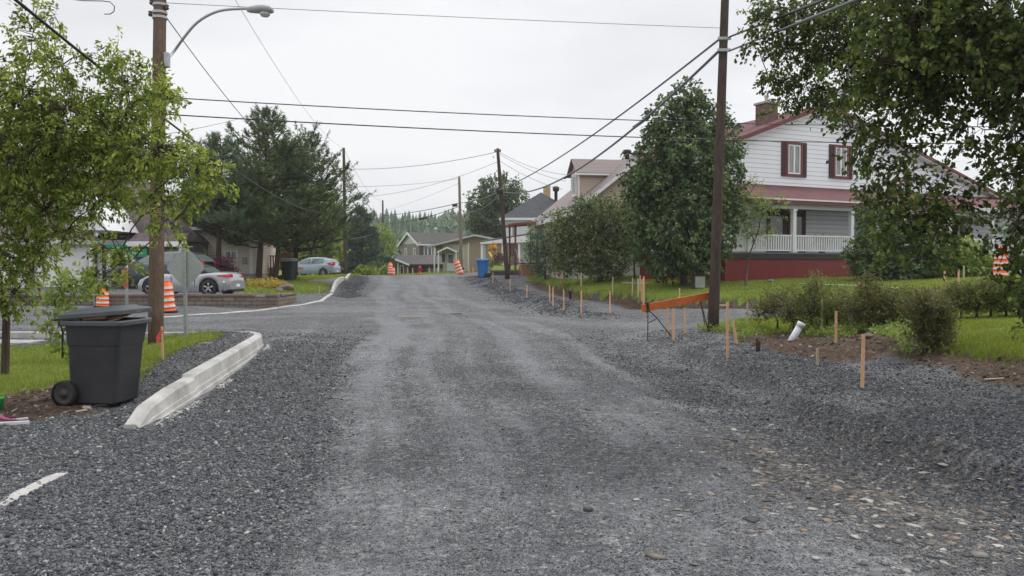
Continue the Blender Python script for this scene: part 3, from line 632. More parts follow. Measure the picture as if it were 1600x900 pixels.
M_BRICKC = brick_mat('red chimney brick', (.11, .055, .042), (.19, .10, .075), (.15, .13, .11), .22, .075, msize=.01)
ch = MB().box(1.05, 1.80, .9, 1.65, 7.4, 8.72).build('chimney', M_BRICKC, roofE)
MB().box(.98, 1.87, .83, 1.72, 8.722, 8.82).build('cap', M_CONCD, ch)
MB().lathe([(.09, 8.82), (.09, 9.08), (.12, 9.1), (.12, 9.2), (0, 9.24)], 12, (1.42, 1.28, 0)).build('flue', mat('pale flue', (.5, .47, .42), .7), ch)
for (s, z, hh) in ((1.97, 5.90, 1.42), (5.1, 5.95, 1.42), (9.75, 4.75, .8)):
    window(hE, (s, -.005, z), 0, .80 if hh > 1 else .5, hh, M_WHITE, 2 if hh > 1 else 1, .07, outer=M_MAROON, shutter=M_MAROOND if hh > 1 else None, gm=M_GLASSC, ow=.13)
# porch
dz = 1.34
for a in ((.9, dz + 1.15, 1.0, 2.1), (2.15, dz + 1.15, .95, 2.1), (6.6, dz + 1.4, 1.3, 1.3), (11.5, dz + 1.4, 1.3, 1.3)):
    window(hE, (a[0], -.005, a[1]), 0, a[2], a[3] - .1, M_MAROON, 1 if a[2] < 1.1 else 2, .09, outer=M_MAROOND, ow=.11)
door(hE, (14.6, -.03, dz), 0, .95, 2.05, M_MAROON, True, M_WHITE)
# porch roof (hipped at its left end) and its front beam
pr = MB().slab([(-2.9, -2.35, 3.70), (18.7, -2.35, 3.70), (18.7, .02, 4.62), (-1.35, .02, 4.62)], .08).slab([(-2.9, -2.35, 3.695), (-1.35, .02, 4.615), (-1.35, 5, 4.615), (-2.9, 5, 3.695)], .08).build('porch_roof', M_MROOF, hE)
MB().box(-2.9, 11.3, -2.43, -2.352, 3.50, 3.66).build('fascia', M_MAROON, pr)
MB().box(-2.95, 18.7, -2.46, -2.354, 3.663, 3.73).box(11.3, 18.7, -2.43, -2.354, 3.5, 3.66).build('gutter', M_WHITE, pr)
MB().box(-2.8, 18.6, -2.3, -.03, 3.46, 3.52).box(-2.8, 18.6, -2.22, -2.06, 3.30, 3.458).build('ceiling', mat('grey porch ceiling', (.42, .44, .42), .6), pr)
MB().box(-4.25, 18.7, -2.35, -.01, dz - .07, dz).box(-4.25, -1.37, -.008, 4, dz - .07, dz).build('deck', mat('blue grey deck paint', (.12, .14, .17), .6, var=.2), hE)
MB().box(-4.2, 18.7, -2.33, -2.25, 1.04, 1.27).build('rim_board', M_DECKB, hE)
MB().box(-4.15, 18.6, -2.28, -2.2, -.1, 1.038).build('skirting', M_SKIRT, hE)
MB().box(-4.2, -4.13, -2.18, 4, -.1, 1.26).build('skirting', mat('red side skirting', (.185, .028, .028), .6, var=.1), hE)
posts = [-4.1, -2.75, -.12, 3.5, 7.0, 10.4, 13.75, 17.2, 18.5]
for i, s in enumerate(posts):
    top = 3.30 if i >= 1 else dz + .92
    MB().box(s - .09, s + .09, -2.22, -2.04, dz + .16, top).box(s - .13, s + .13, -2.26, -2.0, dz, dz + .158).box(s - .12, s + .12, -2.25, -2.01, top - .1, top).build('post', M_WHITE, hE)
for a, b in zip(posts[:-1], posts[1:]):
    r = MB().box(a + .1, b - .1, -2.17, -2.09, dz + .72, dz + .79).box(a + .1, b - .1, -2.16, -2.10, dz + .06, dz + .12)
    n_ = max(2, int((b - a - .2) / .142))
    for k in range(n_): xk = a + .1 + (b - a - .2) * (k + .5) / n_; r.box(xk - .032, xk + .032, -2.155, -2.105, dz + .121, dz + .719)
    r.build('railing', M_WHITE, hE)

# ---- beige house with brown metal roof, dormer (right, middle distance)
M_BEIGE = wall_mat('tan lap siding', (.47, .365, .275), .16, 'Z', (.6, .6, .6), .015, .05)
M_BROOF = wall_mat('brown ribbed metal roof', (.165, .125, .115), .32, 'Y', (.72, .72, .72), .02, .06)
M_FOUND = mat('pale rendered foundation', (.47, .45, .38), .85, var=.08, vscale=2)
hD = thing('tan_house', 'tan sided house with brown metal roof and small dormer behind the bushes', 'house', (3.37, 45, .75), math.atan2(.156, .988))
MB().prism([(.35, 1.12), (9.5, 1.12), (9.5, 4.1), (4.94, 7.72), (.35, 4.1)], .35, 13.6, 'y').build('wall', M_BEIGE, hD)
MB().box(.39, 9.46, .39, 13.56, -.6, 1.118).build('foundation', M_FOUND, hD)
MB().box(.33, 9.52, .33, 13.62, 1.03, 1.117).build('base_trim', mat('grey trim', (.3, .29, .27), .6), hD)
rD = MB().slab([(-.05, 0, 3.84), (4.94, 0, 7.84), (4.94, 14, 7.84), (-.05, 14, 3.84)], .08).slab([(4.942, 0, 7.84), (9.95, 0, 3.84), (9.95, 14, 3.84), (4.942, 14, 7.84)], .08).build('roof', M_BROOF, hD)
MB().slab([(-.1, -.03, 3.80), (4.94, -.03, 7.84), (9.98, -.03, 3.80), (9.98, -.03, 3.58), (4.94, -.03, 7.60), (-.1, -.03, 3.58)], .03).box(-.1, -.055, 0, 14, 3.6, 3.84).build('fascia', M_WHITE, rD)
MB().box(.30, .36, .30, .36, 1.12, 4.1).box(.29, .345, .36, 13.6, 3.75, 3.95).build('corner_trim', M_WHITE, hD)
dm = MB().prism([(3.6, 5.0), (5.8, 5.0), (5.8, 6.55), (4.7, 7.35), (3.6, 6.55)], 1.3, 4.6, 'x').build('dormer', M_BEIGE, hD)
MB().slab([(1.05, 3.35, 6.45), (4.6, 3.35, 6.45), (4.6, 4.7, 7.45), (1.05, 4.7, 7.45)], -.06).slab([(1.05, 6.05, 6.45), (4.6, 6.05, 6.45), (4.6, 4.702, 7.45), (1.05, 4.702, 7.45)], .06).build('dormer_roof', M_BROOF, dm)
MB().box(1.02, 1.05, 3.3, 3.5, 6.38, 6.52).box(1.03, 4.0, 3.32, 3.36, 6.35, 6.47).box(1.24, 1.32, 3.55, 3.66, 5.0, 6.5).build('dormer_trim', M_WHITE, dm)
window(hD, (1.29, 4.7, 5.85), -math.pi / 2, .95, 1.25, M_WHITE, 2, .08, outer=M_WHITE)
window(hD, (5.6, .34, 5.0), 0, 1.0, 1.2, M_WHITE, 2, .08, outer=M_WHITE); window(hD, (2.4, .34, 2.6), 0, .75, 1.3, M_WHITE, 1, .09, outer=M_WHITE, gm=M_GLASSC)
window(hD, (4.3, .34, 2.6), 0, .9, 1.3, M_WHITE, 2, .08, outer=M_WHITE, gm=M_GLASSC); window(hD, (.34, 4.0, 2.6), -math.pi / 2, 1.4, 1.3, M_WHITE, 2, .08, outer=M_WHITE)
window(hD, (.34, 8.0, 2.6), -math.pi / 2, 1.4, 1.3, M_WHITE, 2, .08, outer=M_WHITE)
for (x, y, z) in ((4.2, 3.2, 7.35), (4.6, 11.0, 7.6)):
    MB().lathe([(.14, z), (.14, z + .3), (.26, z + .32), (.27, z + .5), (.2, z + .56), (0, z + .58)], 14, (x, y, 0)).build('roof_vent', M_BLACK, hD)
M_RED = mat('red stained wood', (.20, .06, .035), .75, var=.25, vscale=6)
pc = MB()
for (x, y) in ((-1.5, 10.6), (-1.5, 13.2)): pc.box(x - .06, x + .06, y - .06, y + .06, 0, 3.75)
pc.box(-1.6, .3, 10.5, 13.3, .95, 1.05).build('entry_porch', M_RED, hD)
MB().slab([(-1.9, 10.2, 3.75), (.34, 10.2, 3.95), (.34, 13.6, 3.95), (-1.9, 13.6, 3.75)], .16).build('entry_roof', M_RED, hD)
st = MB()
for k in range(5): st.box(-1.2, -.2, 10.4 - .27 * (k + 1), 10.4 - .27 * k, 0, .95 - .18 * k - .02)
st.tube([(-1.5, 10.5, 2.0), (-1.5, 9.0, 1.05)], .04, 6).tube([(-1.5, 9.0, 0), (-1.5, 9.0, 1.1)], .04, 6).build('steps', mat('pink worn steps', (.30, .15, .11), .8, var=.2), hD)
door(hD, (.33, 11.9, 1.05), -math.pi / 2, .9, 2.05, M_MAROOND, True, M_WHITE)

# ---- white two storey house with dark hip roof
M_SIDE2 = wall_mat('white far siding', (.70, .71, .72), .12, 'Z', (.8, .8, .82), .01, .03)
M_DROOF = shingle('charcoal shingles', (.055, .058, .065))
z0 = 1.45
hC = thing('white_hip_house', 'white two storey house with charcoal hip roof and columned porch', 'house', (-.75, 75, z0), 0)
MB().box(0, 7.2, 0, 8, -.8, 4.62).build('wall', M_SIDE2, hC)
rC = MB(); E0, RZ = 4.62, 7.35
ev = [(-.4, -.4, E0), (7.6, -.4, E0), (7.6, 8.4, E0), (-.4, 8.4, E0)]; ra, rb = (3.6, 3.4, RZ), (3.6, 4.6, RZ)
rC.add(ev + [ra, rb], [(0, 1, 4), (1, 2, 5, 4), (2, 3, 5), (3, 0, 4, 5), (3, 2, 1, 0)]); rC = rC.build('roof', M_DROOF, hC)
MB().box(-.45, 7.65, -.45, 8.45, E0 - .22, E0 - .004).build('fascia', M_WHITE, rC)
chC = MB().box(3.9, 4.6, 5.0, 5.7, 6.4, 8.1).build('chimney', mat('yellow brick', (.42, .30, .15), .85, var=.2), rC)
MB().lathe([(.16, 6.4), (.16, 7.3), (.30, 7.35), (.32, 7.7), (.2, 7.8), (0, 7.82)], 14, (5.0, 2.2, 0)).build('roof_vent', M_BLACK, hC)
window(hC, (1.0, -.02, 3.4), 0, .6, 1.2, M_WHITE, 1, .09, outer=M_WHITE, gm=M_GLASSC); window(hC, (3.4, -.02, 3.4), 0, .8, 1.2, M_WHITE, 2, .09, outer=M_WHITE)
MB().slab([(-2.1, -2.3, 2.35), (3.0, -2.3, 3.15), (3.0, 0, 3.3), (-2.1, 0, 2.5)], .12).slab([(-2.1, 0.001, 2.5), (0, 0.001, 2.85), (0, 7, 2.85), (-2.1, 7, 2.5)], .12).build('porch_roof', M_DROOF, hC)
MB().slab([(-2.15, -2.33, 2.26), (3.0, -2.33, 3.06), (3.0, -2.33, 2.3), (-.2, -2.33, 2.2), (-2.15, -2.33, 2.12)], .04).build('porch_gable', M_WHITE, hC)
for x, y in ((-2.0, -2.1), (-2.0, .4), (-2.0, 2.8), (-.1, -2.1), (1.4, -2.1), (-2.0, 5.5)): MB().box(x - .1, x + .1, y - .1, y + .1, .2, 2.2).build('post', M_WHITE, hC)
MB().box(-2.2, 3, -2.3, -.01, .02, .2).build('porch_floor', M_DECKB, hC)
door(hC, (.9, -.03, .2), 0, .9, 2.0, mat('grey door', (.25, .28, .3), .4), True, M_WHITE)

# ---- tan bungalow
z0 = 1.0; dB = 88.0
hB = thing('tan_bungalow', 'low tan bungalow with shallow gabled roof and canopy over its door', 'bungalow', (-7.6, dB, z0), 0)
M_TAN = mat('tan stucco', (.33, .26, .19), .85, var=.05, vscale=1.5)
MB().prism([(0, -.6), (7.1, -.6), (7.1, 3.2), (3.5, 3.85), (0, 3.1)], 0, 10, 'y').build('wall', M_TAN, hB)
MB().box(-.04, 2.7, -.06, -.002, -.3, 2.95).build('front_panel', mat('cream stucco', (.48, .42, .33), .85, var=.04), hB)
rB = MB().slab([(-1.5, -.7, 2.82), (3.5, -.7, 4.05), (3.5, 10.7, 4.05), (-1.5, 10.7, 2.82)], .12).slab([(3.502, -.7, 4.05), (8.3, -.7, 3.1), (8.3, 10.7, 3.1), (3.502, 10.7, 4.05)], .12).build('roof', shingle('grey shingles', (.13, .125, .12)), hB)
MB().slab([(-1.5, -.74, 2.80), (3.5, -.74, 4.03), (8.3, -.74, 3.08), (8.3, -.74, 2.88), (3.5, -.74, 3.83), (-1.5, -.74, 2.60)], .03).build('fascia', mat('pale grey fascia', (.45, .46, .44), .6), rB)
cb_ = MB().slab([(-.5, -1.9, 2.1), (.6, -1.9, 2.62), (.6, -.07, 2.62), (-.5, -.07, 2.1)], .09).slab([(.602, -1.9, 2.62), (1.7, -1.9, 2.1), (1.7, -.07, 2.1), (.602, -.07, 2.62)], .09).build('canopy', mat('brown canopy', (.14, .10, .08), .8), hB)
MB().slab([(-.5, -1.93, 2.12), (.6, -1.93, 2.64), (1.7, -1.93, 2.12), (1.7, -1.93, 1.95), (.6, -1.93, 2.46), (-.5, -1.93, 1.95)], .03).build('fascia', M_WHITE, cb_)
for x in (-.35, 1.55): MB().box(x - .07, x + .07, -1.85, -1.71, -.4, 2.05).build('post', M_WHITE, hB)
MB().box(-1.0, -.86, -.5, -.36, -.4, 2.9).build('post', M_WHITE, hB); MB().box(2.72, 2.86, -.08, -.002, -.4, 3.1).build('downpipe', M_WHITE, hB)
door(hB, (.85, -.08, 0), 0, .85, 1.95, M_WHITE); window(hB, (.05, -.08, 1.45), 0, .5, 1.2, M_WHITE, 1, .07); window(hB, (1.95, -.08, 1.9), 0, .55, 1.3, M_WHITE, 1, .06); window(hB, (2.2, -.08, .25), 0, .45, .5, M_WHITE, 1, .06)

# ---- brown two tone house at the end of the street with its low wing
hA = thing('brown_gabled_house', 'two tone brown house with dark roof and white gable at the end of the street', 'house', (-13.9, 120, .2), math.radians(27))
M_TAUPE = wall_mat('taupe siding', (.19, .155, .13), .2, 'Z', (.8, .8, .8), .01, .04); M_DBR = wall_mat('dark brown siding', (.065, .042, .038), .2, 'Z', (.8, .8, .8), .01, .05)
MB().prism([(0, -.8), (8.4, -.8), (8.4, 4.75), (4.2, 4.75), (0, 4.75)], 0, 9, 'x').build('wall', M_DBR, hA)
MB().prism([(0, -.8), (8.4, -.8), (8.4, 4.75), (0, 4.75)], -.06, -.003, 'x').build('side_wall', M_TAUPE, hA)
MB().prism([(-.2, 4.76), (8.6, 4.76), (4.2, 6.35)], -.05, .1, 'x').build('gable', mat('pale gable board', (.50, .49, .50), .6), hA)
rA = MB().slab([(-.5, -.5, 4.62), (9.3, -.5, 4.62), (9.3, 4.2, 6.55), (-.5, 4.2, 6.55)], .12).slab([(-.5, 8.9, 4.62), (9.3, 8.9, 4.62), (9.3, 4.202, 6.55), (-.5, 4.202, 6.55)], -.12).build('roof', mat('dark roof', (.06, .052, .052), .85, var=.15, vscale=3), hA)
MB().slab([(-.52, -.55, 4.6), (-.52, 4.2, 6.56), (-.52, 8.95, 4.6), (-.52, 8.95, 4.3), (-.52, 4.2, 6.24), (-.52, -.55, 4.3)], .04).box(-.5, 9.3, -.55, -.505, 4.42, 4.62).build('fascia', M_WHITE, rA)
MB().lathe([(.15, 6.3), (.15, 7.0), (.3, 7.05), (.3, 7.3), (0, 7.4)], 10, (4.2, 4.2, 0)).build('roof_vent', mat('pale vent', (.5, .5, .47), .6), hA)
for y in (2.1, 6.0): window(hA, (-.062, y, 3.3), -math.pi / 2, .95, 1.6, M_WHITE, 1, .12, gm=M_GLASSC)
window(hA, (1.6, -.01, 3.6), 0, 1.9, 1.5, M_WHITE, 3, .1)
wg = MB().prism([(-5.8, -1.4), (-1.2, -1.4), (-1.2, 1.75), (-3.6, 2.5), (-5.8, 1.75)], -9, -3, 'y')
hW = thing('brown_garage', 'low brown building with white edged gable below the far house', 'building', (-13.7, 107, .25), math.radians(5))
MB().prism([(-4.9, -.9), (-.5, -.9), (-.5, 1.75), (-2.9, 2.55), (-4.9, 1.75)], 0, 8, 'y').build('wall', mat('brown boards', (.12, .088, .072), .8, var=.15, vscale=3, stretch=(6, 6, 1)), hW)
rW = MB().slab([(-5.6, -.8, 1.6), (-3.1, -.8, 2.78), (-3.1, 8, 2.78), (-5.6, 8, 1.6)], .14).slab([(-3.098, -.8, 2.78), (-.1, -.8, 1.55), (9.2, 3.2, 1.55), (3.2, 8.0, 2.9), (-3.098, 8, 2.78)], .14).build('roof', MATS['dark roof'], hW)
MB().slab([(-5.65, -.84, 1.62), (-3.1, -.84, 2.82), (-.05, -.84, 1.57), (-.05, -.84, 1.32), (-3.1, -.84, 2.5), (-5.65, -.84, 1.36)], .04).build('fascia', mat('bluish white fascia', (.6, .68, .72), .6), rW)
MB().box(-.3, 9, 2.5, 7.5, -.9, 1.5).build('side_wing', M_DBR, hW)
MB().box(2.2, 4.8, 2.42, 2.49, -.9, .95).build('garage_door', mat('grey panel door', (.35, .35, .33), .7), hW)
for x in (-4.3, -3.3, -1.6): MB().box(x - .07, x + .07, -.06, -.002, -.9, 1.7).build('post', M_WHITE, hW)
window(hW, (-1.1, -.02, .6), 0, .5, 1.5, M_WHITE, 1, .06)

# ---- white house with garage, mostly behind the left tree
M_BRSH = shingle('brown shingles', (.105, .08, .078))
hF = thing('white_garage_house', 'white house with brown roof, garage doors and columned porch behind the left tree', 'house', (-27.0, 39.5, .45), 0)
MB().prism([(-.0, -.6), (9, -.6), (9, 2.55), (4.5, 5.6), (0, 2.55)], 0, 6.2, 'x').box(6.201, 8.3, 0, 9, -.6, 2.4).build('wall', M_SIDE2, hF)
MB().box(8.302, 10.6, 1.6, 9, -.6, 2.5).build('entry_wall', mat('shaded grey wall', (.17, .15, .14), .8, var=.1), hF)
rF = MB().slab([(-.4, -.5, 2.38), (10.7, -.5, 2.38), (6.9, 4.5, 5.75), (-.4, 4.5, 5.75)], .1).slab([(-.4, 9.5, 2.38), (10.7, 9.5, 2.38), (6.9, 4.502, 5.75), (-.4, 4.502, 5.75)], -.1).slab([(10.705, -.5, 2.38), (10.705, 9.5, 2.38), (6.905, 4.5, 5.75)], .1).build('roof', M_BRSH, hF)
MB().box(-.4, 10.75, -.56, -.505, 2.2, 2.4).box(-.4, 10.7, -.50, 0, 2.17, 2.2).build('gutter', mat('pale grey gutter', (.5, .54, .54), .5), rF)
gF = MB().slab([(6.75, -.3, 2.75), (8.65, -.3, 2.75), (7.7, -.3, 4.35)], -3).build('dormer_gable', M_SIDE2, hF)
MB().slab([(6.6, -.42, 2.6), (7.7, -.42, 4.45), (7.7, 3.0, 4.45), (6.6, 3.0, 2.6)], .07).slab([(7.702, -.42, 4.45), (8.8, -.42, 2.6), (8.8, 3.0, 2.6), (7.702, 3.0, 4.45)], .07).build('dormer_roof', M_BRSH, gF)
MB().slab([(6.58, -.45, 2.62), (7.7, -.45, 4.49), (8.82, -.45, 2.62), (8.72, -.45, 2.52), (7.7, -.45, 4.25), (6.68, -.45, 2.52)], .03).build('bargeboard', M_WHITE, gF)
pF = MB().slab([(8.7, -1.6, 2.3), (11.3, -1.6, 2.3), (11.3, -.52, 2.75), (8.7, -.52, 2.75)], .08).build('porch_roof', M_BRSH, hF)
MB().box(8.6, 11.4, -1.66, -1.6, 2.06, 2.3).box(8.6, 11.4, -1.6, -.52, 2.05, 2.09).build('porch_beam', M_WHITE, pF)
for x in (6.9, 7.75, 8.9, 10.1, 11.2): MB().box(x - .09, x + .09, -1.5, -1.32, -.1, 2.04).build('column', M_WHITE, hF)
MB().box(6.7, 8.29, -.04, -.002, .1, 2.15).build('entry_shade_panel', M_BLACK, hF)  # flat black panel on the wall, paints in the shade of a recess
window(hF, (9.6, 1.58, 1.4), 0, 1.2, 1.2, M_WHITE, 2, .07)
for x0, x1 in ((.4, 2.9), (3.5, 6.0)):
    g = MB().box(x0, x1, -.06, -.002, -.1, 2.0)
    for k in range(4): g.box(x0 + .05, x1 - .05, -.075, -.058, .03 + .5 * k, .46 + .5 * k)
    g.build('garage_door', M_WHITE, hF)
for x in (3.2, 6.3): MB().box(x - .14, x + .14, -.18, -.002, -.3, 2.1).build('pillar', M_BRICKC, hF)

# ---- beige sided house with tall brick chimney
M_CREAM = wall_mat('cream lap siding', (.66, .58, .475), .145, 'Z', (.62, .62, .62), .015, .04)
hG = thing('cream_house', 'cream sided house with tall red brick chimney behind the pines', 'house', (-17.1, 43, .7), 0)
MB().prism([(0, .45), (5, .45), (5, 4.9), (4, 5.5), (0, 3.05)], 0, 3.07, 'x').build('wall', M_CREAM, hG)
MB().box(.03, 3.04, .03, 4.9, -.6, .448).build('foundation', M_CONCD, hG); MB().box(0, 3.07, -.03, -.002, .40, .5).build('base_trim', mat('blue grey trim', (.35, .38, .4), .6), hG)
rG = MB().slab([(-.9, -.35, 2.95), (3.25, -.35, 2.95), (3.25, 4, 5.65), (-.9, 4, 5.65)], .1).slab([(-.9, 5.3, 4.85), (3.25, 5.3, 4.85), (3.25, 4.002, 5.65), (-.9, 4.002, 5.65)], -.1).build('roof', M_BRSH, hG)
MB().box(-.9, 3.25, -.40, -.355, 2.8, 2.98).build('gutter', M_WHITE, rG); MB().box(2.95, 3.12, -.05, -.002, .45, 3.0).build('corner_trim', M_WHITE, hG)
MB().box(-.55, -.04, -.28, .24, -.3, 4.55).build('chimney', brick_mat('bright red brick', (.24, .05, .035), (.36, .10, .08), (.22, .17, .15), .22, .075), hG)
window(hG, (1.95, -.01, 1.45), 0, .68, .5, M_WHITE, 2, .07, outer=M_WHITE, ow=.05)
MB().box(2.6, 2.8, -.12, -.035, 1.0, 1.35).build('meter_box', mat('grey meter', (.3, .3, .3), .5), hG)
MB().box(.15, .5, -.12, -.035, 2.0, 2.12).build('wall_light', mat('grey lamp', (.16, .17, .18), .5), hG)
# redwood deck
M_REDW = mat('redwood stain', (.28, .10, .05), .7, var=.25, vscale=7)
dk = thing('wooden_deck', 'red stained wooden deck with railing beside the cream house', 'deck', (P(421, 400, 46).x, 46, .9), 0)
MB().box(0, 1.3, 0, 2.5, .45, .6).build('platform', M_REDW, dk)
q = MB().box(0, 1.3, -.03, .03, 1.22, 1.29)
for k in range(9): q.box(.03 + k * .145, .11 + k * .145, -.02, .02, .602, 1.219)
q.build('railing', M_REDW, dk)
for x in (.06, 1.24): MB().box(x - .05, x + .05, .04, .14, -.4, .449).build('post', M_REDW, dk)
q = MB()
for k in range(7): q.box(.5 + k * .11, .6 + k * .11, .6, .63, .602, 1.42 - .06 * max(0, k - 4))
q.build('privacy_screen', M_REDW, dk)
# ================================================================ trees and plants
def unit(a): return a / (np.linalg.norm(a, axis=-1, keepdims=True) + 1e-9)
def leaf_mesh(bs, dr, K, tl, ll, lw, droop=.5, flat=.6, spread=.8, seedtint=.5, tvar=.19, tw=.14, curl=.25):
    """twigs at bs (N,3) heading dr (N,3), K leaves each; every leaf is a folded blade of two triangles"""
    N = len(bs); t = (np.arange(K)[None] + rng.uniform(.2, .8, (N, K))) / K
    L = tl * rng.uniform(.6, 1.3, (N, 1))
    p = bs[:, None] + dr[:, None] * (t * L)[..., None]; p[..., 2] -= (t ** 2 * L) * droop * .6
    p = p + rng.normal(0, ll * .35, p.shape)
    side = unit(rng.normal(0, 1, (N, K, 3))); ax = unit(dr[:, None] * .7 + side * spread + np.array([0, 0, -droop]))
    nn = unit(np.array([0, 0, 1.0]) * flat + rng.normal(0, .55, (N, K, 3))); w = unit(np.cross(ax, nn)); nn = np.cross(w, ax)
    s = rng.uniform(.65, 1.25, (N, K, 1)); l_, w_ = ll * s, lw * s
    a = p; b = p + ax * l_ * .45 + w * w_ * .5 - nn * l_ * curl * .3; c = p + ax * l_ - nn * l_ * curl; d = p + ax * l_ * .45 - w * w_ * .5 - nn * l_ * curl * .3
    v = np.stack([a, b, c, d], 2).reshape(-1, 3); n = N * K; i = np.arange(n)[:, None] * 4
    f = np.concatenate([i + [0, 1, 2], i + [0, 2, 3]], 1).reshape(-1, 3)
    tint = np.clip(seedtint + rng.normal(0, tw, (N, 1)) + rng.normal(0, tvar, (N, K)), 0, 1)
    return v, f, np.repeat(tint.ravel(), 4)
def tube_np(A, B, ra, rb, n=4, bend=None):
    """many straight tapered twigs at once: A,B (N,3)"""
    d = unit(B - A); h = np.where(np.abs(d[:, 2:3]) < .9, [[0, 0, 1.0]], [[1.0, 0, 0]]); u_ = unit(np.cross(d, h)); w_ = np.cross(u_, d)
    t = np.arange(n) * 2 * math.pi / n; cs, sn = np.cos(t)[None, :, None], np.sin(t)[None, :, None]
    ring = u_[:, None] * cs + w_[:, None] * sn
    ra = np.broadcast_to(np.asarray(ra, float), (len(A),))[:, None, None]; rb = np.broadcast_to(np.asarray(rb, float), (len(A),))[:, None, None]
    v = np.concatenate([A[:, None] + ring * ra, B[:, None] + ring * rb], 1).reshape(-1, 3)
    b = np.arange(len(A))[:, None] * 2 * n; j = np.arange(n); k = (j + 1) % n
    f = np.stack([b + j, b + k, b + n + k, b + n + j], -1).reshape(-1, 4)
    return v, f
def join(parts):
    V_, F_, o = [], [], 0
    for v, f in parts: V_.append(v); F_.append(f + o); o += len(v)
    return np.concatenate(V_), np.concatenate(F_)
def poly_tubes(pts, r0, r1, n=7):
    pts = np.array(pts, float); m = len(pts) - 1; r = np.linspace(r0, r1, m + 1)
    # one continuous tube
    d = unit(np.gradient(pts, axis=0)); h = np.array([0, 0, 1.0]) if abs(d[0, 2]) < .9 else np.array([1.0, 0, 0])
    rings = []
    for i in range(m + 1):
        a = unit(np.cross(d[i], h)); b = np.cross(a, d[i]); t = np.arange(n) * 2 * math.pi / n
        rings.append(pts[i] + (a[None] * np.cos(t)[:, None] + b[None] * np.sin(t)[:, None]) * r[i])
    v = np.concatenate(rings); j = np.arange(n); k = (j + 1) % n
    f = np.concatenate([np.stack([i * n + j, i * n + k, (i + 1) * n + k, (i + 1) * n + j], -1) for i in range(m)])
    return v, f
def limb_path(a, b, sag=.15, n=7, wig=.05):
    a, b = np.array(a, float), np.array(b, float); t = np.linspace(0, 1, n)[:, None]; L = np.linalg.norm(b - a)
    p = a + (b - a) * t; p[:, 2] += (np.sin(t[:, 0] * math.pi) * sag * L); p[1:-1] += rng.normal(0, wig * L * .3, (n - 2, 3)); return p
def tree(name, label, cat, trunk, r0, r1, lobes, ntw, K, tl, ll, lw, leafm, barkm, droop=.5, flat=.6, shell=.45, tint=.5, group=None, tw=.18, twr=.006, outward=.7, up=.2, limbs=True, limb_k=1.0, curl=.25, wig=.05):
    """lobes: (centre xyz, radii xyz). trunk: list of xyz"""
    trunk = [np.array(p, float) for p in trunk]; base = trunk[0]
    root = thing(name, label, cat, tuple(base), 0, group)
    wood = [poly_tubes(trunk, r0, r1, 9)]; vol = np.array([l[1][0] * l[1][1] * l[1][2] for l in lobes]) ** .8; share = vol / vol.sum()
    LV, LF, LT, o = [], [], [], 0
    nodes = [np.array(trunk)]
    tp = np.concatenate([np.linspace(trunk[i], trunk[i + 1], 8) for i in range(len(trunk) - 1)])
    order = np.argsort([np.min(np.linalg.norm(tp - np.array(l[0]), axis=1)) for l in lobes]); skel = tp
    for (c, r), s in [(lobes[i], share[i]) for i in order]:
        c, r = np.array(c, float), np.array(r, float); n = max(6, int(ntw * s))
        q = unit(rng.normal(0, 1, (n, 3))); rad = (shell + (1 - shell) * rng.uniform(0, 1, n) ** .6)
        rad *= 1 + .26 * np.sin(q[:, 0] * 5 + c[0] * 3) * np.cos(q[:, 2] * 5 + c[2] * 3) + .12 * np.sin(q[:, 1] * 9 + c[1])
        B = c + q * rad[:, None] * r
        lp = None
        if limbs:
            near = skel[np.argmin(np.linalg.norm(skel - (c - [0, 0, r[2] * .5 + .12 * np.linalg.norm(c[:2] - tp[0, :2])]), axis=1))]
            lp = limb_path(near, c + (c - near) * .15, .06, 7, wig); L = np.linalg.norm(c - near)
            rr = max(.008, min(r0 * .5, limb_k * (.012 + .016 * L))); wood.append(poly_tubes(lp, rr, rr * .3, 6))
            lpp = np.concatenate([np.linspace(lp[i], lp[i + 1], 5) for i in range(2, len(lp) - 1)]); skel = np.concatenate([skel, lpp])
            # secondary limbs
            m = max(3, n // 28); sel = rng.choice(n, m, replace=False); ends = B[sel]; nr = lpp[rng.integers(0, len(lpp), m)]
            mid = (nr + ends) / 2 + rng.normal(0, .05, (m, 3)) * r + [0, 0, .04]
            wood.append(tube_np(nr, mid, rr * .32, rr * .22, 4)); wood.append(tube_np(mid, ends, rr * .22, twr, 4))
            hub = np.concatenate([mid, (mid + ends) / 2, ends, lpp])
            dm = np.linalg.norm(B[:, None] - hub[None], axis=2); dm = dm; src = hub[np.argmin(dm, 1)]
            wood.append(tube_np(src, B, twr, twr * .6, 3))
            dr = unit(unit(B - c) * outward + unit(B - src) * .5 + [0, 0, up] + rng.normal(0, .35, (n, 3)))
        else:
            dr = unit(unit(B - c) * outward + [0, 0, up] + rng.normal(0, .35, (n, 3)))
        v, f, t = leaf_mesh(B, dr, K, tl, ll, lw, droop, flat, seedtint=tint, curl=curl, tw=tw)
        LV.append(v); LF.append(f + o); LT.append(t); o += len(v)
    wv, wf = join(wood)
    np_mesh('trunk', wv - base, wf, barkm, root, smooth=True)
    np_mesh('crown', np.concatenate(LV) - base, np.concatenate(LF), leafm, root, attrs={'tint': np.concatenate(LT)})
    return root
M_BARK = mat('grey brown bark', (.075, .058, .045), .95, var=.35, vscale=9, bump=.6, bscale=30, stretch=(3, 3, .5), spec=.1)
M_BARKP = mat('pine bark', (.065, .045, .036), .95, var=.35, vscale=7, bump=.6, bscale=25, stretch=(3, 3, .6), spec=.1)
def leafmat(name, a, b, c, trans=.35): return attr_mat(name, [(0, a), (.5, b), (1, c)], rough=.55, trans=trans, spec=.25)
M_L1 = leafmat('yellow green leaves', (0.055, 0.095, 0.018), (0.175, 0.24, 0.045), (0.42, 0.46, 0.11), 0.42)
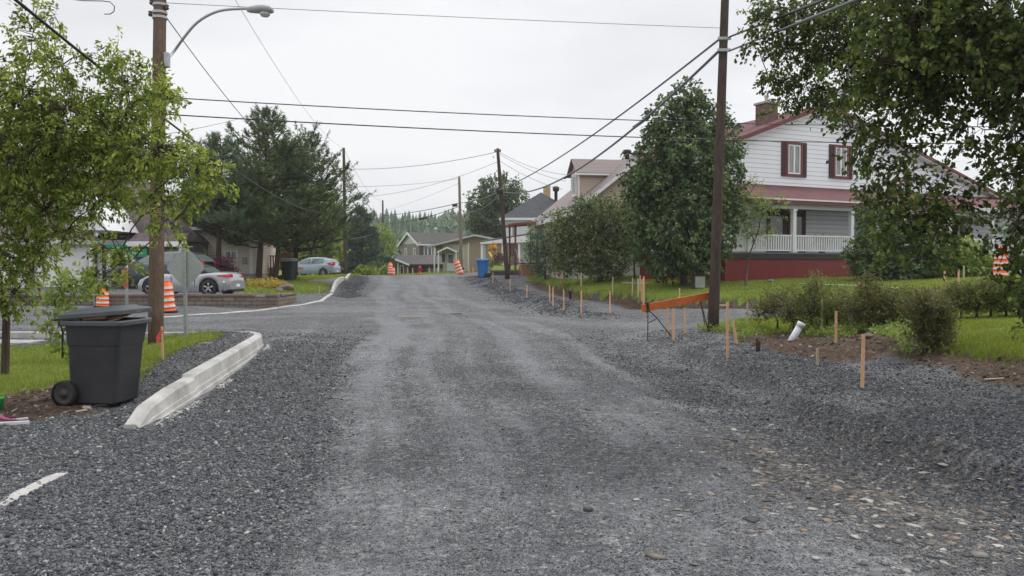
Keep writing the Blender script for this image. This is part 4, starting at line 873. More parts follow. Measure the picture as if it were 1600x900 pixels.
M_L2 = leafmat('deep green elm leaves', (0.022, 0.038, 0.012), (0.07, 0.105, 0.024), (0.2, 0.25, 0.055), 0.35)
M_L3 = leafmat('dark maple leaves', (0.022, 0.042, 0.016), (0.08, 0.125, 0.042), (0.19, 0.25, 0.09), 0.2)
M_L4 = leafmat('dull green bush leaves', (0.035, 0.055, 0.02), (0.11, 0.15, 0.05), (0.25, 0.29, 0.11), 0.25)
M_L5 = leafmat('light green shrub leaves', (.119, .170, .043), (.204, .281, .068), (.340, .408, .119), .35)
M_L6 = leafmat('bluish evergreen leaves', (.037, .076, .051), (.068, .128, .076), (.128, .196, .111), .15)
M_PUR = leafmat('purple barberry leaves', (.060, .020, .037), (.119, .037, .065), (.221, .085, .102), .25)
M_OLIVE = leafmat('olive spirea leaves', (.102, .093, .034), (.145, .153, .051), (.272, .272, .085), .25)
M_BROWNL = leafmat('brownish hedge leaves', (0.1, 0.07, 0.045), (0.13, 0.135, 0.05), (0.22, 0.23, 0.08), 0.3)
M_HEDGE = leafmat('olive hedge leaves', (.085, .095, .035), (.15, .17, .055), (.26, .28, .09), .3)
M_YEL = leafmat('straw and yellow flowers', (.204, .272, .051), (.510, .408, .102), (.765, .510, .136), .3)
def L(px, py, d, rx, rz, ry=None):
    """ellipsoid of foliage measured on the photo: centre px,py at depth d; radii in photo pixels"""
    k = d / F; c = P(px, py, d)
    return (tuple(c), (rx * k, (ry if ry is not None else rx * .8) * k if ry is None else ry, rz * k))
def T(px, py, d): return tuple(P(px, py, d))

# -- ash-leaved maple, left foreground
lob = [L(20, 150, 9.5, 60, 45), L(50, 60, 9.6, 30, 60), L(85, 25, 10, 16, 24), L(185, 90, 9.8, 20, 32), L(200, 118, 9.8, 45, 30), L(90, 105, 9.5, 45, 35), L(145, 85, 10, 18, 14),
       L(110, 190, 9.6, 85, 48), L(195, 180, 10, 65, 50), L(245, 150, 9.6, 35, 30), L(262, 155, 9.4, 28, 24), L(40, 240, 9.8, 75, 55), L(140, 255, 10.2, 95, 50), L(235, 240, 9.6, 75, 45), L(300, 265, 9.4, 45, 34), L(335, 285, 9.3, 24, 22), L(300, 310, 9.6, 30, 20),
       L(60, 320, 10.2, 80, 55), L(160, 312, 9.8, 65, 26), L(235, 312, 9.5, 42, 22), L(265, 352, 9.5, 24, 28), L(30, 390, 10.5, 50, 60), L(100, 362, 10, 40, 20), L(180, 388, 9.6, 36, 16), L(165, 430, 9.7, 30, 18), L(203, 408, 9.6, 20, 12), L(20, 460, 10.8, 40, 34), L(55, 395, 10.4, 30, 26), L(-70, 250, 10, 80, 140, 1.2), L(-60, 400, 11, 60, 70), L(5, 110, 9.5, 22, 28), L(75, 170, 10, 30, 22)]
lob = [(c, tuple(q * .88 for q in r)) for c, r in lob]
b0 = hit(8, 585)
tree('maple_tree', 'tall leafy maple with yellow green drooping leaves at the left edge', 'tree', [b0, T(10, 500, b0.y), T(-5, 420, 10.9), T(-30, 340, 10.6), T(0, 230, 10.2), T(30, 130, 9.9)], .055, .03, lob, 3900, 13, .15, .062, .029, M_L1, M_BARK, droop=.42, flat=.55, shell=.25, limb_k=.45, tw=.2, group=None, up=.05)
# thin leaning second stem, same clump
b1 = hit(3, 562); 
# -- leafy sapling behind the wheeled bin
bs_ = hit(98, 560)
tree('sapling', 'thin sapling with bright green leaves just left of the wheeled bin', 'sapling', [bs_, T(98, 520, 12.6), T(85, 470, 12.6)], .02, .01,
     [L(85, 495, 12.6, 22, 28), L(105, 450, 12.8, 35, 25), L(75, 520, 12.5, 14, 18), L(130, 440, 13, 24, 16), L(112, 530, 12.5, 12, 14)], 95, 12, .22, .085, .05, M_L5, M_BARK, droop=.3, shell=.1, up=.3)
# -- overhanging elm, right foreground
lob = [L(1560, 30, 8.5, 110, 70, 1.2), L(1440, 25, 8.6, 90, 60, 1.0), L(1320, 20, 8.8, 80, 45), L(1215, 20, 9, 55, 32), L(1175, 65, 9.2, 22, 16), L(1230, 75, 9, 35, 25), L(1290, 80, 9, 65, 38), L(1390, 100, 8.8, 80, 48, .9), L(1500, 110, 8.6, 85, 55, 1.0), L(1590, 120, 8.4, 60, 80),
       L(1215, 120, 9.2, 32, 20), L(1255, 140, 9.2, 42, 24), L(1320, 150, 9, 55, 35), L(1420, 170, 8.8, 62, 42), L(1510, 200, 8.6, 40, 36), L(1225, 165, 9.2, 28, 10), L(1340, 195, 9, 45, 22), L(1375, 225, 8.9, 42, 26),
       L(1345, 235, 8.9, 22, 12), L(1400, 262, 8.8, 48, 26), L(1370, 300, 8.8, 32, 20), L(1440, 310, 8.7, 62, 34), L(1400, 345, 8.7, 45, 26), L(1465, 360, 8.6, 45, 26), L(1395, 385, 8.7, 30, 18), L(1450, 400, 8.6, 40, 18), L(1500, 330, 8.6, 22, 32),
       L(1580, 200, 8.4, 32, 40), L(1530, 230, 8.5, 28, 14), L(1585, 285, 8.3, 26, 22), L(1555, 260, 8.5, 22, 10), L(1590, 340, 8.3, 32, 34), L(1575, 395, 8.3, 28, 30), L(1595, 430, 8.3, 24, 30), L(1600, 500, 8.2, 10, 16), L(1575, 440, 8.4, 16, 12), L(1680, 250, 8.3, 70, 200, 1.2)]
lob = [(tuple(Vector((0, 0, 1.6)) + (Vector(c) - Vector((0, 0, 1.6))) * 1.42), tuple(q * 1.42 for q in r)) if c[0] / c[1] < .43 and c[2] > 3.2 else (c, r) for c, r in lob]
lob += [L(1720, 60, 8.6, 110, 90, 1.3), L(1700, -110, 8.8, 120, 90, 1.4), L(1860, 180, 8.8, 110, 100, 1.3), L(1880, -40, 9, 120, 110, 1.5), L(1500, -130, 9, 120, 80, 1.3), L(1330, -110, 9.6, 90, 60, 1.1), L(1980, 60, 9.4, 120, 110, 1.5), L(1800, 330, 8.8, 90, 70, 1.1), L(2050, 250, 9.4, 110, 90, 1.3)]
tree('elm_tree', 'large dark green elm whose branches hang in from the top right corner', 'tree', [(8.3, 9.2, .35), (8.2, 9.1, 2.2), (7.6, 8.9, 3.4), T(1600, 130, 8.6), T(1500, 40, 8.7), T(1380, 10, 8.9)], .2, .04, lob, 9200, 12, .18, .066, .046, M_L2, M_BARK, droop=.4, flat=.5, shell=.1, up=-.05, limb_k=.35)
# -- dense round-headed maple by the right pole
bt = hit(1068, 447)
D_ = bt.y
lob = [L(1075, 150, D_, 22, 26), L(1050, 185, D_, 38, 32), L(1095, 190, D_, 42, 36), L(1130, 215, D_, 22, 30), L(1030, 235, D_, 40, 38), L(1085, 245, D_, 58, 42, 2.2), L(1135, 262, D_, 24, 38), L(1015, 290, D_, 36, 38), L(1070, 300, D_, 62, 42, 2.4), L(1125, 320, D_, 34, 38), L(1010, 345, D_, 30, 34), L(1060, 355, D_, 60, 36, 2.4), L(1120, 370, D_, 32, 32), L(1022, 392, D_, 28, 24), L(1065, 402, D_, 45, 24, 2.0), L(1105, 405, D_, 28, 20), L(990, 300, D_, 12, 20), L(1150, 290, D_, 8, 16), L(1040, 425, D_, 18, 10)]
tree('round_maple', 'dense dark green maple with a tall rounded crown beside the right utility pole', 'tree', [bt, T(1070, 420, D_), T(1072, 340, D_), T(1075, 200, D_)], .16, .05, lob, 4300, 11, .30, .15, .11, M_L3, M_BARK, droop=.5, flat=.7, shell=.45, up=0)
# -- bushes in front of the tan house
bt = hit(938, 441); D_ = bt.y
lob = [L(930, 330, D_, 38, 22), L(900, 355, D_, 42, 26), L(955, 350, D_, 40, 28), L(985, 340, D_, 22, 28), L(880, 385, D_, 30, 26), L(925, 385, D_, 42, 28), L(965, 385, D_, 35, 24), L(890, 412, D_, 32, 18), L(935, 415, D_, 40, 18), L(960, 422, D_, 22, 12), L(910, 320, D_, 16, 10), L(965, 318, D_, 14, 12), L(868, 345, D_, 14, 12)]
tree('crabapple_tree', 'wide low crabapple tree with dull green leaves in front of the tan house', 'tree', [bt, T(936, 420, D_), T(930, 370, D_)], .14, .06, lob, 2300, 9, .36, .12, .08, M_L4, M_BARK, droop=.2, flat=.4, shell=.2, up=.3)
bt = hit(992, 436); D_ = bt.y + 1
tree('light_shrub', 'pale green airy shrub between the crabapple and the round maple', 'shrub', [bt, T(990, 400, D_), T(988, 360, D_)], .05, .02, [L(985, 365, D_, 34, 36), L(965, 385, D_, 25, 22), L(1000, 395, D_, 20, 22), L(1000, 330, D_, 14, 18)], 330, 9, .3, .10, .06, M_L5, M_BARK, droop=.2, shell=.2, up=.3)
bt = hit(852, 439); D_ = bt.y
tree('evergreen_shrub', 'dark bluish evergreen shrub left of the crabapple tree', 'shrub', [bt, T(852, 420, D_), T(852, 385, D_)], .06, .03, [L(850, 410, D_, 28, 24), L(845, 385, D_, 22, 18), L(870, 400, D_, 26, 26), L(855, 362, D_, 20, 16), L(838, 425, D_, 12, 10)], 700, 10, .25, .10, .05, M_L6, M_BARK, droop=.0, shell=.5, up=.4)
bt = hit(828, 414); 
tree('cedar_shrub', 'narrow upright yellow green cedar by the red porch post', 'shrub', [T(829, 418, 54), T(829, 400, 54), T(829, 370, 54)], .05, .02, [L(829, 400, 54, 7, 18), L(829, 380, 54, 6, 18), L(829, 362, 54, 4, 10)], 160, 9, .2, .12, .05, M_L5, M_BARK, droop=-.4, shell=.4, up=.8)
bt = hit(1172, 441); D_ = 34.5
tree('porch_sapling', 'slender light green tree against the left end of the white porch', 'tree', [tuple(hit(1165, 447)), T(1170, 400, D_), T(1185, 360, D_)], .05, .02, [L(1165, 320, D_, 30, 28), L(1195, 325, D_, 26, 20), L(1160, 350, D_, 30, 18), L(1215, 318, D_, 18, 8), L(1180, 290, D_, 16, 10), L(1150, 300, D_, 12, 22), L(1185, 365, D_, 26, 12)], 330, 9, .30, .10, .05, M_L5, M_BARK, droop=.3, shell=.15, up=.2)
# -- shrubs against the porch
for nm, lb, px, pyb, lobs, m_, k in [
    ('lilac_shrub', 'big dark green lilac bush hiding the right half of the white porch', 1395, 437, [(1370, 400, 38, 30), (1420, 385, 44, 42), (1465, 400, 30, 34), (1360, 360, 16, 40), (1400, 420, 55, 14), (1360, 325, 12, 18)], M_L3, 1300),
    ('broad_leaf_shrub', 'lighter broad leaved shrub right of the dark lilac bush', 1508, 433, [(1505, 400, 26, 24), (1535, 412, 24, 14), (1490, 420, 22, 10)], M_L5, 420)]:
    bt = hit(px, pyb); D_ = bt.y - .4
    tree(nm, lb, 'shrub', [bt, T(px, pyb - 15, D_), T(px, pyb - 40, D_)], .06, .03, [L(a, b, D_, c, d) for a, b, c, d in lobs], k, 10, .3, .16, .10, m_, M_BARK, droop=.3, shell=.5, up=.2)

# -- pines beside the blue hatchback
def pine(name, label, base, ztop, rmax, seed, zlow=.22, nb=46, m=None, lean=(0, 0), tuft=(.18, .036), K=26, profile=None, dens=1.0, cat='pine tree', group=None, upsweep=.5):
    r_ = np.random.default_rng(seed); base = np.array(base, float); Ht = ztop - base[2]
    root = thing(name, label, cat, tuple(base), 0, group)
    tz = np.linspace(0, 1, 9)[:, None]; top = np.array([lean[0], lean[1], Ht]); tr = top * tz
    wood = [poly_tubes(tr, .05 + Ht * .014, .02, 9)]; TB, TD = [], []
    for i in range(nb):
        f = zlow + (1 - zlow) * (i + r_.uniform(0, 1)) / nb; az = r_.uniform(0, 2 * math.pi)
        prof = profile(f) if profile else (math.sin(min(1, (1 - f) * 1.25 + .08) * math.pi / 2)) * (.55 + .45 * min(1, (f - zlow + .12) / .25))
        Lb = rmax * prof * r_.uniform(.65, 1.15); s = top * f; dd = np.array([math.cos(az), math.sin(az), 0])
        n = 7; t = np.linspace(0, 1, n)[:, None]
        pth = s + dd * (t * Lb) + np.array([0, 0, 1.0]) * (t ** 2 * Lb * upsweep * (0.5 + f) - t * Lb * .10 * (1 - f)); pth[1:] += r_.normal(0, .035 * Lb, (n - 1, 3))
        rb = .012 + .014 * Lb; wood.append(poly_tubes(pth, rb, .008, 5))
        nt_ = max(3, int(Lb * 9 * dens))
        tt = r_.uniform(.25, 1, nt_) ** .8; q = np.stack([np.interp(tt, t[:, 0], pth[:, k]) for k in range(3)], -1)
        sd = np.array([-dd[1], dd[0], 0]); sl = r_.normal(0, .26, nt_) * Lb * (.35 + .65 * (1 - tt)); e = q + sd * sl[:, None] + dd * np.abs(sl)[:, None] * .6 + [0, 0, 1] * (r_.uniform(0, .35, nt_) * (.3 + np.abs(sl)))[:, None]
        wood.append(tube_np(q, e, .007, .005, 3)); TB.append(e); TD.append(unit(e - q + dd * .15 + np.array([0, 0, .25]) + r_.normal(0, .12, (nt_, 3))))
        TB.append(pth[-1:]); TD.append(unit(dd * .35 + [0, 0, 1.0])[None])
    TB, TD = np.concatenate(TB), np.concatenate(TD); N = len(TB)
    tl_, tw_ = tuft; tk = r_.uniform(0, 1, (N, K)); Ls = (.16 + .16 * r_.uniform(0, 1, (N, 1)))
    p = TB[:, None] + TD[:, None] * ((tk - .35) * Ls * 1.6)[..., None]
    ax = unit(TD[:, None] * .75 + unit(r_.normal(0, 1, (N, K, 3))) * 1.0); w = unit(np.cross(ax, r_.normal(0, 1, (N, K, 3)))) * tw_ * .5
    v = np.stack([p - w, p + w, p + ax * tl_ * r_.uniform(.7, 1.2, (N, K, 1))], 2).reshape(-1, 3)
    ti = np.clip(.45 + r_.normal(0, .13, (N, 1)) + r_.normal(0, .12, (N, K)), 0, 1)
    wv, wf = join(wood); np_mesh('trunk', wv, wf, M_BARKP, root, smooth=True)
    np_mesh('crown', v, np.arange(len(v)).reshape(-1, 3), m or M_PINE, root, attrs={'tint': np.repeat(ti.ravel(), 3)})
    return root
M_PINE = leafmat('pine needles', (0.022, 0.045, 0.018), (0.095, 0.14, 0.048), (0.21, 0.26, 0.09), 0.15)
M_PINE2 = leafmat('blue green pine needles', (0.035, 0.07, 0.036), (0.12, 0.175, 0.088), (0.24, 0.31, 0.15), 0.15)
M_SPR = leafmat('spruce needles', (.025, .054, .037), (.051, .093, .060), (.093, .145, .085), .1)
def zt(py, d): return P(800, py, d).z
h1 = hit(404, 438)
pine('pine_tree', 'tall dark pine with the highest top, its bare trunk nearest the cream house', h1, zt(176, h1.y) , 3.1, 11, nb=95, dens=1.15, lean=(.5, .3), zlow=.2, K=24)
h2 = hit(430, 438.5)
pine('pine_tree', 'dark pine in the middle of the three on the lawn, trunk between its neighbours', h2, zt(235, h2.y), 2.9, 12, nb=70, dens=1.1, lean=(.7, 0), zlow=.24, K=24)
h3 = hit(460, 436.5)
pine('pine_tree', 'right hand pine of the three, its long upswept branches reaching the street pole', h3, zt(228, h3.y), 3.9, 13, nb=90, dens=1.1, lean=(.5, 0), zlow=.2, K=24, upsweep=.75, profile=lambda f: (1 - f) * 1.05 + .22)
h4 = hit(352, 437)
pine('white_pine', 'soft blue green pine with wide feathery branches over the cream house wall', (h4.x, 40.6, .7), zt(215, 40.5), 2.6, 14, nb=100, dens=1.3, m=M_PINE2, lean=(.2, 0), zlow=.34, K=26, tuft=(.2, .022), upsweep=.2)
pine('spruce_tree', 'pointed dark spruce rising behind the roof left of the pines', (P(337, 400, 62).x, 62, 1.0), zt(210, 62), 2.4, 15, nb=100, m=M_SPR, zlow=.1, K=14, tuft=(.2, .04), upsweep=-.1, profile=lambda f: (1 - f) + .03, cat='spruce tree')
pine('spruce_tree', 'broad grey green spruce just right of the first far pole', (P(566, 400, 84).x, 84, .6), zt(328, 84), 3.6, 16, nb=150, m=M_SPR, zlow=.05, K=16, tuft=(.25, .06), upsweep=-.05, profile=lambda f: (1 - f) * 1.0 + .1, cat='spruce tree')
# bright deciduous trees behind the hatchback
for nm, lb, (px, py, d), lobs, m_, tw in [
    ('leafy_tree', 'bright green leafy tree behind the pale blue hatchback', (500, 432, 72), [(500, 330, 30, 32), (480, 365, 40, 30), (515, 375, 22, 32), (470, 400, 36, 24), (510, 405, 24, 18), (450, 360, 30, 40), (525, 345, 10, 26)], M_L1, 1500),
    ('leafy_tree', 'small light green tree between the first two far poles', (578, 425, 95), [(590, 380, 24, 26), (575, 400, 22, 18), (603, 385, 12, 20)], M_L5, 450),
    ('linden_tree', 'large rounded green tree behind the leaning far pole', (776, 400, 98), [(778, 300, 30, 24), (755, 330, 24, 28), (800, 320, 26, 24), (778, 345, 36, 26), (757, 370, 22, 18), (800, 365, 24, 24), (812, 340, 14, 18), (741, 352, 8, 10), (780, 385, 28, 14)], M_L3, 2600),
    ('leafy_tree', 'tall pale tree showing above the garage house roof on the left', (150, 420, 62), [(280, 230, 22, 14), (150, 250, 90, 40), (60, 240, 70, 50), (230, 265, 50, 25)], M_L4, 1200)]:
    bt = P(px, py, d); gz = ground(bt.x, bt.y); D_ = d
    tree(nm, lb, 'tree', [(bt.x, d, gz), T(px, py - 20, d), T(px, lobs[0][1] + 10, d)], .2, .06, [L(a, b, D_, c, e) for a, b, c, e in lobs], tw, 10, .5, .26, .19, m_, M_BARK, droop=.3, shell=.55, up=.1)
tree('copper_tree', 'thin tree with dark reddish leaves above the left roofs', 'tree', [(P(308, 400, 58).x, 58, 1.0), T(308, 300, 58), T(308, 240, 58)], .1, .04, [L(308, 235, 58, 8, 14), L(308, 262, 58, 12, 20), L(306, 290, 58, 14, 20)], 160, 8, .4, .2, .12, M_PUR, M_BARK, shell=.2)
# low plants
def shrub(name, label, px, pyb, lobs, n, K, ll, lw, m_, tl=.22, group=None, d=None, droop=0, up=.5, shell=.2, cat='shrub', twr=.004):
    bt = hit(px, pyb); D_ = d or bt.y
    return tree(name, label, cat, [tuple(bt), T(px, pyb - 6, D_), T(px, pyb - 14, D_)], .03, .015, [L(a, b, D_, c, e) for a, b, c, e in lobs], n, K, tl, ll, lw, m_, M_BARK, droop=droop, shell=shell, up=up, group=group, twr=twr, flat=.2)
shrub('barberry_shrub', 'rounded dark purple barberry shrub in front of the cream house', 343, 437, [(330, 412, 15, 10), (350, 414, 16, 10), (342, 422, 22, 11)], 260, 10, .10, .06, M_PUR, d=39)
shrub('small_conifer', 'small pointed green conifer at the left end of the purple shrub', 320, 437, [(320, 420, 5, 14), (320, 405, 3, 10)], 60, 10, .10, .03, M_L5, d=39.2, up=1)
shrub('flower_bed', 'tangled bed of straw yellow and green perennials behind the silver convertible', 410, 457, [(390, 447, 14, 8), (405, 450, 18, 8), (425, 448, 18, 9), (438, 452, 12, 7)], 330, 10, .11, .03, M_YEL, d=38.5, up=1.2)
shrub('round_bush', 'low rounded green bush beside the far left kerb end', 568, 430, [(568, 425, 12, 7), (582, 426, 7, 5)], 160, 9, .16, .1, M_L1, d=72, shell=.6)
shrub('round_bush', 'dark rounded bush left of the brown garage', 588, 428, [(590, 420, 10, 9), (582, 418, 8, 7)], 120, 9, .18, .1, M_L3, d=80, shell=.6)
shrub('round_bush', 'low light green bush in front of the brown garage', 603, 430, [(603, 425, 9, 6)], 90, 9, .16, .1, M_L1, d=76, shell=.6)
shrub('garden_plants', 'leafy garden plants under the porch of the white hip roofed house', 775, 418, [(775, 408, 8, 9), (788, 404, 8, 9), (768, 412, 6, 6)], 120, 8, .18, .07, M_L5, d=66)
shrub('red_shrub', 'small reddish leaved shrub by the porch of the white hip roofed house', 779, 416, [(779, 403, 6, 6)], 50, 8, .16, .07, M_PUR, d=65.4)
# the ragged hedge on the right
hedge = [(1215, 515, [(1205, 485, 18, 14), (1222, 470, 18, 14), (1190, 490, 14, 16)], 'first scrawny bush of the hedge from the left, nearest the utility pole', M_BROWNL, 120),
         (1268, 512, [(1262, 480, 20, 18), (1276, 455, 12, 14), (1280, 488, 20, 16), (1274, 440, 5, 10)], 'second hedge bush with a tall tuft, behind the white pipe', M_HEDGE, 230),
         (1310, 508, [(1310, 490, 16, 14), (1318, 475, 14, 12)], 'low thin hedge bush between two stakes', M_BROWNL, 100),
         (1358, 520, [(1345, 490, 20, 22), (1368, 478, 24, 22), (1358, 455, 12, 18), (1372, 500, 18, 14)], 'large brownish hedge bush with a tall tuft in the middle of the row', M_BROWNL, 300),
         (1412, 508, [(1405, 475, 20, 18), (1420, 490, 18, 16), (1395, 495, 14, 14)], 'mid green hedge bush just right of the large brown one', M_HEDGE, 220),
         (1452, 548, [(1448, 520, 20, 18), (1462, 500, 18, 20), (1440, 488, 20, 16), (1465, 535, 16, 12)], 'ragged bush standing forward of the hedge on the soil bank', M_BROWNL, 300),
         (1502, 497, [(1502, 474, 18, 18), (1498, 460, 12, 10)], 'trimmed hedge bush on the lawn, first right of the soil bank', M_HEDGE, 170),
         (1548, 495, [(1546, 470, 22, 20), (1535, 458, 10, 9)], 'trimmed hedge bush below the traffic drum', M_HEDGE, 200),
         (1592, 494, [(1590, 472, 22, 20), (1600, 460, 14, 10)], 'last trimmed hedge bush at the right edge', M_L3, 220),
         (1480, 495, [(1478, 478, 12, 16)], 'small hedge bush filling the gap before the trimmed ones', M_HEDGE, 90),
         (1526, 496, [(1524, 476, 12, 16)], 'small hedge bush between the two trimmed ones', M_HEDGE, 90),
         (1240, 518, [(1238, 495, 14, 14), (1245, 480, 10, 12)], 'thin hedge bush directly behind the white pipe', M_BROWNL, 80),
         (1335, 512, [(1332, 496, 13, 14), (1330, 476, 10, 12)], 'thin hedge bush left of the large brown one', M_HEDGE, 100)]
for px, pyb, lobs, lb, m_, n in hedge:
    shrub('hedge_bush', lb, px, pyb, [(a, b, c * 1.18, d * 1.1) for a, b, c, d in lobs], int(n * 1.9), 13, .046, .024, m_, tl=.24, group='bushes of the ragged hedge on the right', up=1.3, shell=.05, cat='bush', twr=.004)
for px, pyb, lobs, n, lb in ((1385, 508, [(1385, 486, 14, 16)], 90, 'small olive bush filling the hedge right of the large brown one'), (1430, 505, [(1432, 482, 14, 16)], 90, 'small olive bush joining the mid green bush to the ragged one'), (1572, 495, [(1570, 472, 14, 18)], 110, 'narrow clipped bush between the last two trimmed ones'), (1292, 512, [(1294, 492, 14, 14)], 80, 'thin bush just right of the tall tufted one')):
    shrub('hedge_bush', lb, px, pyb, lobs, n * 2, 13, .046, .024, M_HEDGE, tl=.24, group='bushes of the ragged hedge on the right', up=1.3, shell=.05, cat='bush', twr=.004)
# weeds at the foot of the hedge and along the soil
x = rng.uniform(4, 12, 9000); y = rng.uniform(11.5, 19, 9000); sd = sdf(LAWN_N, x, y) ; k = (np.abs(sd) < .7) & (x < .64 * y) & (fbm(x * 1.3, y * 1.3, 91, 3) > .0) & (x + .2 * (y - 13) < 9.5)
x, y = x[k][:520], y[k][:520]; z = interp_grid(Z, x, y); bs0 = np.stack([x, y, z], -1)
v, f, t_ = leaf_mesh(bs0, unit(rng.normal(0, .4, (len(x), 3)) + [0, 0, 1]), 14, .16, .06, .025, droop=.1)
tag(np_mesh('weeds', v, f, M_L5, attrs={'tint': t_}), 'rough leafy weeds growing along the foot of the hedge', 'weeds', kind='stuff')

# ================================================================ wooded hills in the distance
def hill_h(x, y):
    r = np.hypot(x + 20, y); a = np.arctan2(x, y)
    prof = 14.5 + 3 * np.exp(-((a + .03) / .08) ** 2) + 16 * np.exp(-((a - .72) / .16) ** 2) + 9 * np.exp(-((a + .6) / .25) ** 2) + 1.5 * np.sin(a * 9)
    return prof * sstep(190, 330, r) + 1.0
nx_, ny_ = 160, 60
ta = np.linspace(-1.35, 1.35, nx_)[None]; rr_ = np.linspace(150, 425, ny_)[:, None]
hx, hy = rr_ * np.sin(ta), rr_ * np.cos(ta); hz_ = hill_h(hx, hy) + fbm(hx * .02, hy * .02, 5, 3) * 2.0 - 2.2 * sstep(190, 150, np.broadcast_to(rr_, hx.shape))
hi = np.arange(nx_ * ny_).reshape(ny_, nx_)
tag(np_mesh('hills', np.stack([hx, hy, hz_], -1).reshape(-1, 3), np.stack([hi[:-1, :-1], hi[:-1, 1:], hi[1:, 1:], hi[1:, :-1]], -1).reshape(-1, 4), mat('hill undergrowth', (.03, .055, .02), .95, var=.3, vscale=.1, spec=.05), smooth=True), kind='structure')
def forest(n, cond, seed, name, label, m_):
    r_ = np.random.default_rng(seed); a = r_.uniform(-.95, .95, n); r = r_.uniform(185, 385, n) ; x = r * np.sin(a); y = r * np.cos(a)
    k = cond(a, r); x, y = x[k], y[k]; n = len(x); z = hill_h(x, y) - .5; ht = r_.uniform(4, 8, n) + 4.5 * r_.uniform(0, 1, n) ** 4; rd_ = r_.uniform(0, 1, n) < .35; ht = np.where(rd_, ht * .75, ht); wd = ht * np.where(rd_, r_.uniform(.34, .5, n), r_.uniform(.18, .3, n)); tiers = 6; J = 9
    Vv, Tt = [], []
    for t in range(tiers):
        f0 = .08 + .80 * t / tiers; rad = wd * np.where(rd_, np.sin(math.pi * (.25 + .7 * f0)), 1.05 - f0) * r_.uniform(.75, 1.25, n)
        for j in range(J):
            a_ = 2 * math.pi * (j + r_.uniform(0, 1, n)) / J; b_ = a_ + .55
            rj = rad * r_.uniform(.65, 1.25, n); zz = z + ht * f0
            p0 = np.stack([x, y, zz + ht * .26], -1); p1 = np.stack([x + np.cos(a_) * rj, y + np.sin(a_) * rj, zz - ht * .03], -1); p2 = np.stack([x + np.cos(b_) * rj * .9, y + np.sin(b_) * rj * .9, zz], -1)
            Vv.append(np.stack([p0, p1, p2], 1).reshape(-1, 3)); Tt.append(np.repeat(np.clip(.45 + .2 * fbm(x * .02, y * .02, 3, 3) + r_.normal(0, .15, n), 0, 1), 3))
    Vv = np.concatenate(Vv); return tag(np_mesh(name, Vv, np.arange(len(Vv)).reshape(-1, 3), m_, attrs={'tint': np.concatenate(Tt)}), label, 'forest', kind='stuff')
M_FOR = leafmat('far conifer foliage', (.043, .085, .048), (.085, .145, .065), (.170, .238, .085), .1)
forest(8500, lambda a, r: r < 390, 5, 'forest', 'dense conifer forest covering the hill beyond the street', M_FOR)

# thin misty air
hb = MB().box(-450, 450, -40, 450, -14, 52).build('haze', mat('none', (1, 1, 1)))
mh = bpy.data.materials.new('thin mist'); mh.use_nodes = True; n_ = mh.node_tree; n_.nodes.remove(n_.nodes['Principled BSDF'])
pv = n_.nodes.new('ShaderNodeVolumePrincipled'); pv.inputs['Color'].default_value = (.93, .95, 1, 1); pv.inputs['Density'].default_value = .0005; pv.inputs['Anisotropy'].default_value = .0
n_.links.new(pv.outputs[0], n_.nodes['Material Output'].inputs['Volume']); hb.data.materials.clear(); hb.data.materials.append(mh)
tag(hb, 'thin pale mist between the street and the hills', 'haze', kind='stuff')
# ================================================================ utility poles, lamp, wires
M_POLE = mat('weathered pole wood', (.085, .055, .04), .9, col2=(.15, .105, .078), vscale=3, bump=.8, bscale=14, stretch=(8, 8, .35), spec=.1)
M_POLED = mat('dark creosote pole wood', (.050, .037, .031), .9, col2=(.10, .076, .062), vscale=3, bump=.9, bscale=14, stretch=(8, 8, .35), spec=.1)
M_POLEL = mat('pale treated pole wood', (.17, .14, .095), .9, col2=(.24, .20, .14), vscale=3, bump=.5, bscale=14, stretch=(8, 8, .35), spec=.1)
M_GALV = mat('galvanised steel', (.36, .38, .39), .45, .55, var=.12, vscale=8)
M_WIRE = mat('black cable sheath', (.016, .017, .018), .55)
M_WIREG = mat('grey cable sheath', (.13, .14, .15), .5)
M_PORC = mat('brown porcelain', (.10, .045, .03), .25)
def pole(label, b, top, r0, r1, m, knots=True):
    b = Vector(b); top = Vector(top); t = thing('utility_pole', label, 'utility pole', b, 0, 'wooden utility poles along the street')
    n = 14; pts = [(top - b) * (k / n) - Vector((0, 0, .3 if k == 0 else 0)) for k in range(n + 1)]
    MB().tube(pts, [r0 + (r1 - r0) * k / n for k in range(n + 1)], 16).build('pole', m, t)
    return t, b, top
bL = hit(243, 537)
tL, b, tp = pole('brown wooden utility pole carrying the street lamp on the left', bL, P(251, -70, 16.7), .135, .118, M_POLE)
def on_pole(b, tp, py, off=0.0, dy=0.0):
    """point on a pole's axis at the height the photo shows at row py"""
    b, tp = Vector(b), Vector(tp); lo, hi = 0.0, 1.0
    for _ in range(40):
        m_ = (lo + hi) / 2; p = b.lerp(tp, m_); r = p.y; zz = p.z - 1.6
        row = 450 - F * ((zz * cP + r * sP) / (r * cP - zz * sP))
        if row > py: lo = m_
        else: hi = m_
    p = b.lerp(tp, lo); return p + Vector((off, dy, 0))
PL = lambda py, off=0, dy=0: on_pole(bL, tp_L, py, off, dy)
tp_L = tp
q = MB()
for py in (8, 20, 28): c = PL(py) - bL; q.lathe([(.145, c.z - .025), (.145, c.z + .025)], 16, (c.x, c.y, 0))
q.build('band', M_GALV, tL)
for py, o_ in ((12, .16), (22, -.17), (4, -.15)): c = PL(py) - bL; MB().lathe([(0, c.z - .06), (.03, c.z - .06), (.05, c.z - .03), (.03, c.z), (.05, c.z + .03), (0, c.z + .06)], 10, (c.x + o_, c.y - .05, 0)).build('insulator', M_PORC, tL)
lp = thing('street_lamp', 'grey street lamp head on a long curved arm fixed to the left pole', 'street lamp', PL(95, .14), 0)
